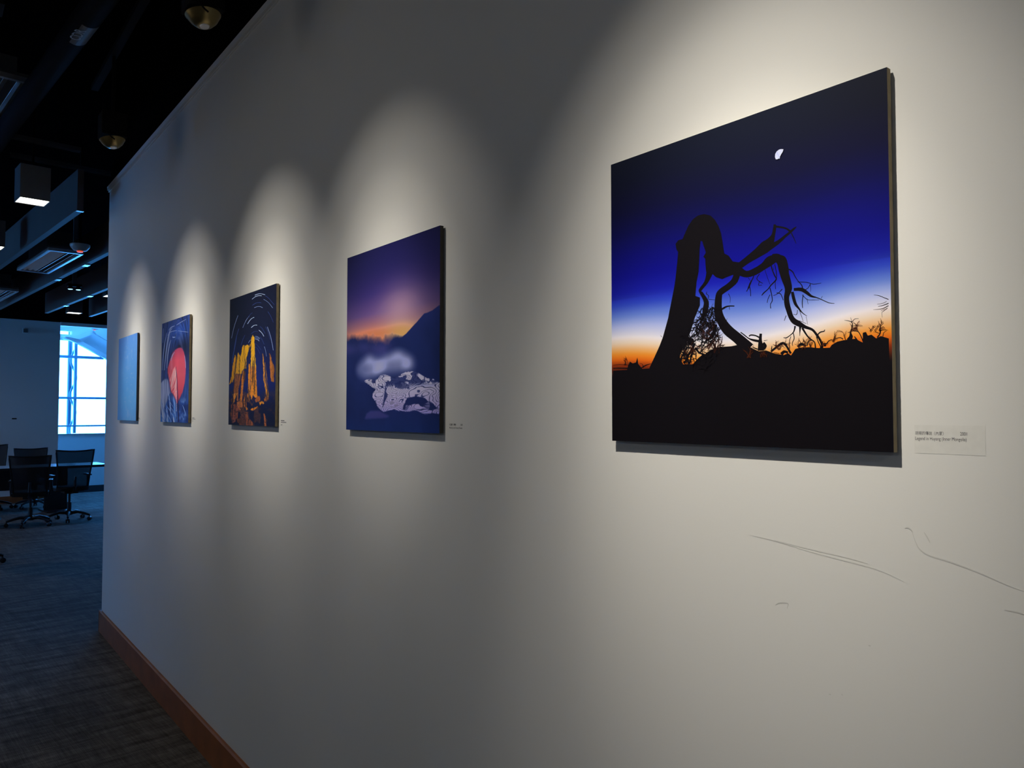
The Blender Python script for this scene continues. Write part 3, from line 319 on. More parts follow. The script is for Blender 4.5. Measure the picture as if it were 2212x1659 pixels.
 'light2': [[[.0484,.4772],[.034,.4763],[.086,.3471],[.0515,.3444],[.1394,.2039],[.1083,.2005],[.2091,.1068],[.1954,.1049]],[[.1316,.4809],[.1089,.4793],[.1972,.3173],[.1494,.313],[.2588,.1947],[.212,.1893],[.316,.1094],[.282,.1036],[.3989,.0803],[.3855,.0767]],[[.2344,.4638],[.2148,.4626],[.2625,.339],[.2265,.336],[.3217,.235],[.292,.2314],[.3638,.191],[.3534,.1894]],[[.0506,.197],[.039,.1961],[.0622,.0872],[.042,.0852],[.0685,.0507],[.0599,.0497]],[[.5525,.0619],[.5467,.059],[.6936,.0509],[.6856,.0466],[.8877,.0372],[.8846,.0354]],[[.3778,.3992],[.3647,.3976],[.4356,.35],[.4081,.3455],[.5052,.3183],[.4938,.3158]],[[.8405,.3722],[.8477,.3723],[.8689,.4247],[.8858,.425],[.8944,.4933],[.904,.4935]],[[.2773,.0916],[.2638,.0878],[.3625,.0724],[.3398,.0632],[.4886,.0642],[.48,.059]],[[.2376,.1389],[.2265,.1357],[.347,.1136],[.3333,.1062],[.567,.1159],[.5644,.113]],[[.6172,.1233],[.6181,.1213],[.8187,.1473],[.8199,.1447],[.9646,.1653],[.9653,.1641]],[[.4078,.1688],[.4139,.1624],[.4649,.1786],[.4642,.168],[.5189,.1756],[.5155,.172]]],
 'blue2': [[[.2856,.7593],[.2933,.7585],[.3845,.8167],[.399,.8146],[.5015,.8609],[.5082,.8597]],[[.2187,.8336],[.2259,.8324],[.3551,.8914],[.3814,.8873],[.5338,.9699],[.5432,.9684]],[[.1771,.8708],[.185,.8699],[.2841,.9398],[.317,.9354],[.4222,.997],[.4389,.9943]],[[.0399,.813],[.0485,.8125],[.1388,.9092],[.1696,.9069],[.2503,.9947],[.2721,.9928]],[[.0176,.9279],[.0256,.9268],[.1013,.9744],[.1269,.9706],[.1821,1.0033],[.1967,1.0007]],[[.3621,.8456],[.369,.8444],[.4712,.8908],[.4872,.888],[.587,.9369],[.5938,.9357]],[[.8022,.8373],[.8116,.8363],[.8489,.8731],[.8704,.8712],[.9222,.9351],[.9294,.9346]],[[.0556,.5952],[.0645,.5953],[.0966,.6994],[.1261,.6994],[.129,.8135],[.1379,.8135]],[[.1867,.5881],[.1981,.5879],[.2394,.6651],[.2706,.6646],[.2822,.7329],[.2935,.7327]],[[.431,.8238],[.4368,.8229],[.4973,.8541],[.5115,.852],[.558,.8825],[.5627,.8819]]],
 'creases': [[[.3998,.6836],[.3955,.6825],[.4987,.657],[.4866,.6549],[.5732,.6003],[.5681,.5997]],[[.4154,.7134],[.4114,.7123],[.5274,.687],[.516,.6847],[.5958,.6444],[.5909,.6437]],[[.4991,.7295],[.4949,.7285],[.5687,.7095],[.5585,.7075],[.605,.688],[.6001,.6873]],[[.3993,.6537],[.3924,.6532],[.4572,.5713],[.4354,.5694],[.5149,.4818],[.5041,.4807]]],
 'spiral': [],
 'scr': [[[.7646,1.3845],[.7145,1.3806],[.6449,1.3714],[.5712,1.3646],[.5418,1.3597],[.5137,1.3512]],[[.7193,1.3821],[.6673,1.3775],[.6018,1.3727],[.5651,1.3684]],[[.5014,1.4228],[.4963,1.4078],[.4911,1.3993],[.4788,1.3928],[.4514,1.3879],[.4187,1.3799],[.3832,1.3689],[.3661,1.3649]],[[.5115,1.4259],[.5068,1.4274],[.5023,1.4246],[.5011,1.4219]],[[.4853,1.4239],[.481,1.4171],[.4776,1.4103]],[[.7183,1.2782],[.7122,1.2826],[.7038,1.2847],[.6954,1.2848],[.6972,1.2771]],[[.6285,1.1624],[.6249,1.1628]],[[.6093,1.1679],[.6058,1.1674]],[[.5662,1.25],[.5628,1.2504]],[[.3884,1.3375],[.3734,1.3372],[.3667,1.3361]]],
 'labels': [[[.4957,1.5713],[.4057,1.5322],[.4952,1.5597],[.4954,1.5519],[.4359,1.561]],[[1.6794,1.567],[1.5798,1.5365],[1.6728,1.5586],[1.6727,1.5502],[1.6213,1.5593]],[[2.8471,1.567],[2.7237,1.5371],[2.8374,1.5583],[2.8372,1.5512],[2.7913,1.5587]],[[4.0306,1.5667],[3.902,1.5423],[4.0181,1.5609],[4.0178,1.5551],[3.9738,1.5612]],[[5.2069,1.5611],[5.0937,1.5332],[5.1937,1.5525],[5.1929,1.5424],[5.1687,1.5526]]],
}
# ------------------------------------------------------------------ the setting
o = in_room(MB().box(-7.2, 9.7, -4.2, 18.2, -0.12, 0).build('floor', M['carpet'])); struct(o)
o = in_room(MB().box(-7.2, 9.7, -4.2, 15.85, 4.0, 4.12).build('ceiling', M['black_paint'])); struct(o)

# gallery wall with the pictures
o = MB().box(0, 0.15, -4.1, 6.245, 0, 3.212).build('wall_right', M['wall']); struct(o)
wall_right = o
o = struct(MB().box(0.005, 0.145, -4.1, 6.24, 3.256, 4.0).build('wall_right_upper', M['black_paint']))
t = MB()
t.prism([(-0.007, 3.212), (0.157, 3.212), (0.157, 3.218), (0.150, 3.220), (0.150, 3.223), (0.164, 3.225), (0.166, 3.250), (0.160, 3.256),
         (-0.010, 3.256), (-0.016, 3.250), (-0.014, 3.225), (0.0, 3.223), (0.0, 3.220), (-0.007, 3.218)], 'y', -4.1, 6.255)
struct(t.build('trim_1', M['wall']))
b = MB().prism([(-0.016, 0), (-0.0005, 0), (-0.0005, 0.150), (-0.010, 0.150), (-0.016, 0.143)], 'y', -4.1, 6.262)
b.box(-0.016, 0.166, 6.2455, 6.262, 0, 0.150, 0.002)
struct(b.build('baseboard_right', M['wood']))
# marks left on the paint
s = bmesh.new()
for line in ART['scr']:
    pv = None
    pts = [Vector((p[0], p[1])) for p in line]
    fine = []
    for i in range(len(pts) - 1):
        p0 = pts[max(i - 1, 0)]; p1 = pts[i]; p2 = pts[i + 1]; p3 = pts[min(i + 2, len(pts) - 1)]
        for k in range(8):
            q = k / 8
            fine.append(0.5 * ((2 * p1) + (p2 - p0) * q + (2 * p0 - 5 * p1 + 4 * p2 - p3) * q * q + (3 * p1 - p0 - 3 * p2 + p3) * q ** 3))
    fine.append(pts[-1])
    for i, p in enumerate(fine):
        wv = 0.0007 * math.sin(PI * (i + 0.6) / (len(fine) + 0.2)) + 0.0002
        d = (fine[min(i + 1, len(fine) - 1)] - fine[max(i - 1, 0)]).normalized()
        n = Vector((-d.y, d.x)) * wv
        cv = (s.verts.new((-0.0003, p.x + n.x, p.y + n.y)), s.verts.new((-0.0003, p.x - n.x, p.y - n.y)))
        if pv: s.faces.new((pv[0], pv[1], cv[1], cv[0]))
        pv = cv
mb = MB(); mb.bm.free(); mb.bm = s
mb.build('scuff_marks', M['scuff'], wall_right)

# far walls
o = in_room(MB().box(-7.2, 3.43, 15.7, 15.85, 0, 3.21).build('wall_far', M['wall'])); struct(o)
o = in_room(MB().box(-7.2, 9.7, 15.70, 15.85, 3.215, 4.0).build('wall_far_upper', M['black_paint'])); struct(o)
o = in_room(MB().box(3.43, 9.5, 15.66, 15.86, 3.150, 3.212).build('trim_2', M['bay_white'])); struct(o)
o = in_room(MB().box(-7.05, 3.43, 15.684, 15.6995, 0, 0.12, 0.002).build('baseboard_far', M['wood'])); struct(o)
o = in_room(MB().box(3.28, 3.43, 15.851, 16.95, 0, 3.42).build('wall_bay_left', M['bay_white'])); struct(o)
o = in_room(MB().box(9.5, 9.65, -4.05, 16.95, 0, 4.0).build('wall_side', M['wall'])); struct(o)
# left wall with an unseen window added for blue ambient light
mb = MB()
mb.box(-7.2, -7.05, -4.05, 12.5, 0, 4.0).box(-7.2, -7.05, 15.5, 15.69, 0, 4.0).box(-7.2, -7.05, 12.5, 15.5, 0, 0.9).box(-7.2, -7.05, 12.5, 15.5, 2.9, 4.0)
struct(in_room(mb.build('wall_left', M['wall'])))
struct(in_room(MB().box(-7.2, 9.65, -4.2, -4.06, 0, 4.0).build('wall_back', M['wall'])))
win_added = struct(empty('window_added_ambient', (-1.10, 0, 0), A5))  # added out of view to let in more blue daylight
g = MB()
for uu in (12.53, 14.0, 15.47): g.box(-7.15, -7.09, uu - .03, uu + .03, .9, 2.9)
g.box(-7.145, -7.095, 12.5, 15.5, .9, .96).box(-7.145, -7.095, 12.5, 15.5, 2.84, 2.9)
g.build('window_frame', M['frame_glare_blue'], win_added)
MB().box(-7.122, -7.116, 12.5, 15.5, .92, 2.88).build('pane', M['glass'], win_added)

# window bay: parapet, lintel, sloping steel, roof light
struct(in_room(MB().box(3.43, 9.5, 16.8, 16.95, 0, 1.143).build('wall_bay', M['bay_white'])))
struct(in_room(MB().box(3.4305, 9.499, 16.785, 16.7995, 0, 0.13, 0.002).build('baseboard_bay', M['darkbase'])))
mb = MB().box(3.43, 3.949, 16.8, 16.95, 2.985, 3.095).box(3.43, 9.5, 16.8, 16.95, 3.165, 3.42).box(3.87, 9.5, 16.8, 16.95, 3.0951, 3.1649)
mb.prism([(3.95, 3.095), (3.95, 2.955), (5.30, 2.215), (6.70, 2.985), (9.5, 2.985), (9.5, 3.095)], 'y', 16.8, 16.95)
struct(in_room(mb.build('wall_bay_lintel', M['lintel'])))
mb = MB()
mb.prism([(3.70, 3.035), (3.70, 2.995), (3.80, 2.985), (3.95, 2.925), (5.30, 2.185), (5.30, 2.270), (3.976, 2.998), (3.86, 3.035)], 'y', 16.70, 16.799)
mb.prism([(3.74, 3.040), (3.97, 3.003), (4.24, 3.135), (4.24, 3.195), (3.95, 3.075)], 'y', 16.66, 16.755)
mb.prism([(4.20, 3.195), (4.26, 3.115), (5.30, 2.53), (5.30, 2.62)], 'y', 16.60, 16.70)
struct(in_room(mb.build('trim_3', M['bay_white'])))
struct(in_room(MB().box(3.43, 9.5, 15.861, 16.02, 3.30, 3.42).build('ceiling_bay', M['bay_white'])))
win3 = struct(empty('window_3', (-1.10, 0, 0), A5))
g = MB()
for vv in (3.47, 4.6, 5.8, 7.0, 8.2, 9.46): g.box(vv - .025, vv + .025, 16.02, 16.8, 3.425, 3.47)
g.build('window_frame', M['frame_glare_blue'], win3)
MB().box(3.45, 9.48, 16.022, 16.798, 3.44, 3.448).build('pane', M['glass'], win3)

win1 = struct(empty('window_1', (-1.10, 0, 0), A5))
for vv, zt in ((3.462, 2.984), (3.962, 2.945), (5.16, 2.288), (6.40, 2.815), (7.6, 2.984), (8.8, 2.984), (9.468, 2.984)):
    MB().box(vv - .024, vv + .024, 16.84, 16.91, 1.165, zt, 0.003).build('window_frame', M['frame_glare_blue'], win1)
for zz, hh in ((1.308, .016), (1.857, .022), (2.664, .026)):
    mb = MB().box(3.49, 4.46 if zz > 2.5 else 9.44, 16.835, 16.90, zz - hh, zz + hh, 0.003)
    if zz > 2.5: mb.box(6.2, 9.44, 16.835, 16.90, zz - hh, zz + hh, 0.003)
    mb.build('window_frame', M['frame_glare_blue'], win1)
mb = MB().box(3.44, 9.49, 16.878, 16.884, 1.165, 2.21)
mb.prism([(3.44, 2.21), (5.29, 2.21), (3.94, 2.955), (3.94, 2.98), (3.44, 2.98)], 'y', 16.878, 16.884)
mb.prism([(5.31, 2.21), (9.49, 2.21), (9.49, 2.98), (6.70, 2.98)], 'y', 16.878, 16.884)
mb.build('pane', M['glass'], win1)
MB().box(3.431, 9.499, 16.785, 16.97, 1.1435, 1.155, 0.002).build('window_sill', M['sill'], win1)

# outside the glass: a round post and a wavy tube beside it
p = empty('steel_post', RW(17.35, 3.975, 0))
tag(p, 'slim pale steel post outside the bay window, left of the mullion', 'post')
MB().lathe([(0.042, 0.012), (0.042, 3.9), (0.0, 3.9)], 20).build('pole', M['post_paint'], p, True)
MB().lathe([(0.08, 0), (0.08, 0.012), (0.0, 0.012)], 20).build('base_plate', M['steel_paint'], p)
pts = []
for i in range(121):
    z = 0.02 + i * 0.03
    pts.append(RW(17.20, 4.005 + 0.052 * math.cos((z - 2.27) / 0.70 * 2 * PI), z))
o = MB().tube(pts, 0.019, 8).build('wavy_tube', M['steel_paint'], None, True)
tag(o, 'wavy tube snaking up between post and mullion outside the bay window', 'tube')

# ------------------------------------------------------------------ overhead things
def hang(root, pts, z0, z1=3.998, r=0.004, name='hanger_rod'):
    for x, y in pts:
        MB().tube([(x, y, z0), (x, y, z1)], r, 6).build(name, M['blackmetal'], root)

blab = ['grey hanging baffle nearest the camera, its square end showing above the lit downlight',
        'second hanging baffle, right behind the louvred air diffuser and smoke detector',
        'third hanging baffle, between the twin spot lamp and the gallery wall end',
        'farthest short hanging baffle, just above the window bay']
bclips = [(), (8.63, 9.79), (10.91, 12.13), ()]
for i, v in enumerate((1.491, 2.105, 2.715, 3.315)):
    r = tag(empty('ceiling_baffle', RW(6.305, v, 3.09), A5), blab[i], 'ceiling baffle', 'grey baffle boards hung in a row')
    L = 7.0
    mb = MB().box(-.021, .021, 0, L, 0, .302, 0.002)
    mb.build('board', M['baffle'], r)
    MB().box(-.0235, .0235, -0.002, L, -.006, -0.0005).build('edge_strip', M['baffle'], r)
    for u in bclips[i]:
        MB().box(-.026, .026, u - 6.305 - .06, u - 6.305 + .06, -.014, -.0065, .002).build('clip', M['silver'], r)
    if i == 0: MB().box(-.024, .024, -0.006, 0.03, -.012, -.0065, .001).build('clip', M['silver'], r)
    hang(r, [(0, 0.6), (0, 3.4), (0, 6.4)], 0.3025, 0.908)

dl = [(6.305, 1.183, 'led', 'bright square pendant downlight in front of the nearest baffle'),
      (8.31, 1.243, 'led', 'lit square downlight cut off by the left edge of the photo'),
      (10.83, 2.955, 'led', 'lit square downlight half hidden behind the gallery wall end'),
      (13.05, 3.03, 'ledwarm', 'small yellowish downlight just above the bay window')]
d0 = None
for u, v, m_, lab in dl:
    r = tag(empty('pendant_downlight', RW(u, v, 3.09), A5), lab, 'ceiling light', 'square pendant downlights')
    if d0 is None:
        d0 = r
        h = MB().box(-.0935, -.089, -.095, .095, 0, .24).box(.089, .0935, -.095, .095, 0, .24).box(-.089, .089, -.095, -.0905, 0, .24).box(-.089, .089, .0905, .095, 0, .24).box(-.089, .089, -.0905, .0905, .2, .24)
        h.build('housing', M['fixture'], r)
        hang(r, [(0, 0)], 0.241, 0.908, 0.008)
    else:
        for c in kids(d0):
            if not c.name.startswith('diffuser_panel'):
                cc = c.copy(); COL.objects.link(cc); cc.parent = r
    MB().box(-.0888, .0888, -.0903, .0903, .004, .012).build('diffuser_panel', M[m_], r)

def make_diffuser(u, v, L, W, lab, z=3.09):
    r = tag(empty('air_diffuser', RW(u, v, z), A5), lab, 'air diffuser', 'long louvred air diffusers')
    f = MB().box(-W / 2, -W / 2 + .025, 0, L, 0, .03, .002).box(W / 2 - .025, W / 2, 0, L, 0, .03, .002)
    f.box(-W / 2 + .025, W / 2 - .025, 0, .03, 0, .03).box(-W / 2 + .025, W / 2 - .025, L - .03, L, 0, .03)
    f.build('frame', M['slat'], r)
    n = 5
    for k in range(n):
        cx = -W / 2 + .025 + (k + .5) * (W - .05) / n
        ang = math.radians(35 if k < n / 2 else -35)
        mxx = Matrix.Translation((cx, 0, .018)) @ Matrix.Rotation(ang, 4, 'Y')
        MB().box(-.019, .019, .031, L - .031, -.0015, .0015, mx=mxx).build('louvre', M['slat'], r)
    MB().box(-W / 2 + .004, W / 2 - .004, .004, L - .004, .031, .05).box(-W / 2 + .04, W / 2 - .04, .25, L - .35, .0505, .24).build('plenum_box', M['fixture'], r)
    hang(r, [(0, .3), (0, L - .4)], .241, 3.998 - z)
    return r
make_diffuser(8.10, 1.805, 1.41, .296, 'louvred air diffuser beside the smoke detector, catching blue window light')
make_diffuser(11.17, 1.828, 1.41, .296, 'farther louvred air diffuser low at the left edge of the photo')
make_diffuser(5.387, 0.80, 1.89, .397, 'nearest air diffuser, blue lit, at the upper left edge of the photo', 3.6)

def smoke_detector(u, v, z, rod, lab):
    r = tag(empty('smoke_detector', RW(u, v, z), A5), lab, 'smoke detector')
    MB().lathe([(.03, 0), (.055, .006), (.075, .03), (.082, .045), (.082, .06), (0, .06)], 28).build('body', M['white_plastic'], r, True)
    MB().lathe([(.0, -.012), (.024, -.010), (.026, -.0005), (0, -.0005)], 20).build('indicator', M['redled'], r, True)
    if rod: hang(r, [(0, 0)], .061, 4.0 - z - .002, .012, 'conduit')
    else: hang(r, [(0, 0)], .061, 3.2995 - z, .05, 'mounting_box')
smoke_detector(7.72, 1.83, 3.047, True, 'round smoke detector with red light, beside the louvred diffuser')
smoke_detector(15.94, 4.05, 3.1385, False, 'smoke detector with red light on the bay ceiling above the window')

r = tag(empty('twin_spot_lamp', RW(10.13, 2.35, 3.04), A5), 'small fitting with two bluish lit spots on a pale stem', 'ceiling light')
MB().box(-.022, .022, -.012, .012, .06, .958, .002).build('stem', M['fixture'], r)
MB().box(-.075, .075, -.03, .03, .03, .0595, .004).build('bracket', M['blackmetal'], r)
for s_ in (-1, 1):
    hd = MB().lathe([(.02, .029), (.03, .02), (.033, 0), (.028, -.002), (0, -.002)], 18, (s_ * .042, 0, 0)).build('lamp_head', M['blackmetal'], r, True)
    MB().lathe([(.0, -.008), (.022, -.0065), (.026, -.0025), (0, -.0025)], 18, (s_ * .042, 0, 0)).build('lens', M['twin'], hd, True)

# pipe with lettering
r = tag(empty('ceiling_pipe', RW(-3.9, .975, 3.5), A5), 'long black pipe under the ceiling with a lettered sticker', 'pipe')
MB().tube([(0, 0, 0), (0, 19.4, 0)], .06, 24).build('pipe_body', M['pipe'], r, True)
for yy in (6.9, 12, 16.5):
    MB().box(-.012, .012, yy - .015, yy + .015, .0605, .498).build('bracket', M['blackmetal'], r)
st = MB()
for k in range(9):
    a0 = math.radians(-118 + k * 9); a1 = math.radians(-118 + (k + 1) * 9)
    R_ = .0606
    q = [st.bm.verts.new((math.cos(a) * R_, y_, math.sin(a) * R_)) for a, y_ in ((a0, 7.94), (a1, 7.94), (a1, 8.18), (a0, 8.18))]
    st.bm.faces.new(q)
stick = st.build('sticker', M['sticker'], r)

def text_mesh(body, size, name, m, parent, mw, bold=0.0, align='LEFT', sx=1.0):
    cu = bpy.data.curves.new(name, 'FONT'); cu.body = body; cu.size = size; cu.align_x = align; cu.offset = bold
    to = bpy.data.objects.new(name, cu); COL.objects.link(to)
    dg = bpy.context.evaluated_depsgraph_get()
    me = bpy.data.meshes.new_from_object(to.evaluated_get(dg))
    bpy.data.objects.remove(to); me.name = name
    me.materials.clear(); me.materials.append(m)
    o = bpy.data.objects.new(name, me); COL.objects.link(o)
    me.transform(mw @ Matrix.Diagonal((sx, 1, 1, 1)))
    if parent: o.parent = parent
    return o
text_mesh('CDR', .064, 'lettering', M['sticker_ink'], stick,
          Matrix(((0, -1, 0, .025 - .025), (-1, 0, 0, 8.115), (0, 0, -1, -.0625), (0, 0, 0, 1))), 0.001)

for u, v0, v1, z, lab in ((6.24, .2, 1.47, 3.5, 'short thin metal channel hung crosswise above the nearest downlight'),
                          (6.70, 1.11, 3.1, 3.5, 'thin dark metal channel behind the first, reaching toward the gallery wall')):
    r = tag(empty('metal_channel', RW(u, v0, z), A5), lab, 'metal channel')
    MB().box(0, v1 - v0, -.02, -.016, 0, .03).box(0, v1 - v0, .016, .02, 0, .03).box(0, v1 - v0, -.016, .016, .026, .03).build('channel', M['channel'], r)
    hang(r, [(.15, 0), (v1 - v0 - .15, 0)], .0305, .498)

# spotlights over the pictures
UNLIT_X = -.34
for tx, ty, tl, lab in ((LAMP_X, -2.3, 8.0, 'black lighting track hung out in front of the gallery wall'), (UNLIT_X, 2.0, 2.8, 'short second lighting track close to the gallery wall')):
    r = tag(empty('lighting_track', (tx, ty, 3.40)), lab, 'lighting track')
    MB().box(-.018, .018, 0, tl, 0, .03, .002).build('rail', M['blackmetal'], r)
    hang(r, [(0, tl * .06), (0, tl * .5), (0, tl * .84)], .0305, .598)
head_aim = Vector((0.95, 0, -1.08)).normalized()
slab = ['lit spotlight farthest behind the camera', 'lit spotlight behind the camera, nearer the big picture', 'lit spotlight washing the tree picture with the moon',
        'lit spotlight washing the misty terraces picture', 'lit spotlight washing the star trail picture',
        'lit spotlight washing the red and blue picture', 'lit spotlight washing the pale blue picture, last on the track',
        'unlit gold rimmed spotlight hanging at the top of the photo', 'unlit silvery spotlight hanging at the upper left of the photo']
sp0 = {}
def spotlight(x, y, z, lab, lit, aim):
    r = tag(empty('track_spotlight', (x, y, z)), lab, 'spotlight', 'spotlights along the gallery wall')
    k = 1.0 if lit else 1.15
    if lit not in sp0:
        sp0[lit] = r
        MB().tube([(0, 0, .155 * k), (0, 0, 3.399 - z)], .008, 8).build('stem', M['blackmetal'], r)
        MB().box(-.050 * k, .050 * k, -.052 * k, .052 * k, .050 * k, .154 * k, .004).build('housing', M['blackmetal'], r)
        qm = Vector((0, 0, 1)).rotation_difference(aim).to_matrix().to_4x4()
        off = Vector((0, 0, .040)) if lit else Vector((0, 0, .042))
        hd = MB().lathe([(.012, -.055), (.026, -.050), (.040, -.030), (.050, -.004), (.052, 0), (.048, 0), (.043, -.010), (.032, -.030), (.015, -.040), (.0, -.042)], 28)
        if not lit:
            for v_ in hd.bm.verts: v_.co.z *= .62
        for v_ in hd.bm.verts: v_.co = (qm @ v_.co + off) * k
        hd.build('reflector', M['reflector'], r, True)
        ln = MB().lathe([(0, -.018), (.012, -.018), (.016, -.030), (.013, -.037), (0, -.037)], 18)
        for v_ in ln.bm.verts: v_.co = (qm @ v_.co + off) * k
        ln.build('bulb', M['lampglass'], r, True)
        for sd in (-1, 1):
            MB().tube([(-.036 * k, sd * .056 * k, .060 * k), (-.012 * k, sd * .0565 * k, .035 * k), (.0, sd * .054 * k, .030 * k)], .003, 6).build('yoke', M['silver' if lit else 'blackmetal'], r)
    else:
        for c in kids(sp0[lit]):
            if c.type == 'MESH':
                cc = c.copy(); COL.objects.link(cc); cc.parent = r
    return r
for (ly, bw, ba, sw), lab in zip(LAMPS, slab):
    r = spotlight(LAMP_X, ly, LAMP_Z, lab, True, head_aim)
    aim = Vector((0.95, 0, -1.26)).normalized() if bw > 80 else head_aim
    for nm, wt, ang in (('beam', bw * .50, ba * .70), ('beam', bw * .42, ba * 1.0), ('halo', bw * (.30 if bw > 80 else .34), ba * (1.3 if bw > 80 else 1.5)), ('spill', sw, 140)):
        l = bpy.data.lights.new('spot_' + nm, 'SPOT')
        l.energy = wt; l.color = LAMP_COL; l.spot_size = math.radians(ang); l.spot_blend = 1.0; l.shadow_soft_size = 0.22 if nm == 'spill' else 0.016
        lo = bpy.data.objects.new('spot_' + nm, l); COL.objects.link(lo); lo.parent = r
        lo.location = head_aim * 0.02 + Vector((0, 0, .03))
        if nm == 'spill': aim = Vector((1, 0, -.15)).normalized()
        lo.rotation_euler = aim.to_track_quat('-Z', 'Y').to_euler()
for ly, lab in zip(UNLIT, slab[7:]):
    spotlight(UNLIT_X, ly, 2.92, lab, False, Vector((-.12, .10, 1)).normalized())

# unseen fill lights in downlight housings, added behind and left of the camera
for (u, v, wt), lab in zip(FILL_LIGHTS, ['added fill downlight behind the camera', 'added fill downlight left of the camera', 'added fill downlight left of the camera, toward the far wall',
                                        'added fill downlight in the middle of the left side', 'added fill downlight near the far left wall']):
    r = tag(empty('pendant_downlight', RW(u, v, 3.09), A5), lab, 'ceiling light', 'square pendant downlights')
    for c in kids(d0):
        cc = c.copy(); COL.objects.link(cc); cc.parent = r
    l = bpy.data.lights.new('downlight', 'AREA'); l.shape = 'SQUARE'; l.size = .17; l.energy = wt; l.color = (.95, .98, 1.0)  # lamp added to lift the ambient level
    lo = bpy.data.objects.new('downlight', l); COL.objects.link(lo); lo.parent = r; lo.location = (0, 0, -.004)

# small things on the far wall
r = tag(empty('wall_speaker', RW(15.698, 2.885, 2.97), A5), 'small square box high on the far white wall', 'wall box')
MB().box(-.045, .045, -.03, -.0005, 0, .09, .006).build('case', M['white_plastic'], r)
MB().box(-.033, .033, -.033, -.0305, .012, .078).build('grille', M['fixture'], r)
r = tag(empty('wall_hook', RW(15.698, 2.75, 1.455), A5), 'tiny dark hook on the far white wall above the chairs', 'hook')
MB().box(-.035, .035, -.008, -.0005, 0, .02, .003).tube([(-.03, -.008, .01), (-.03, -.03, .008), (-.03, -.034, .022)], .004, 6).build('hook_body', M['blackmetal'], r)

# ------------------------------------------------------------------ table and chairs
r = tag(empty('meeting_table', RW(13.69, -1.2, 0), A5), 'long meeting table with pale glossy top behind the mesh chairs', 'table')
TL = 4.93
MB().box(0, TL, 0, .70, .705, .730, .003).build('tabletop', M['tabletop'], r)
MB().box(0, TL, -.004, -.0005, .690, .7295).box(.0, TL, .7005, .704, .690, .7295).box(TL + .0005, TL + .004, -.004, .704, .690, .7295).build('edge_band', M['tableedge'], r)
for x_ in (.5, 2.4, 4.25):
    MB().box(x_ - .16, x_ + .16, .32, .38, .02, .7045, .004).box(x_ - .18, x_ + .18, .06, .64, 0, .0195, .004).build('leg', M['tableedge'], r)
MB().box(.7, 4.0, .385, .400, .36, .70).build('modesty_panel', M['tableedge'], r)

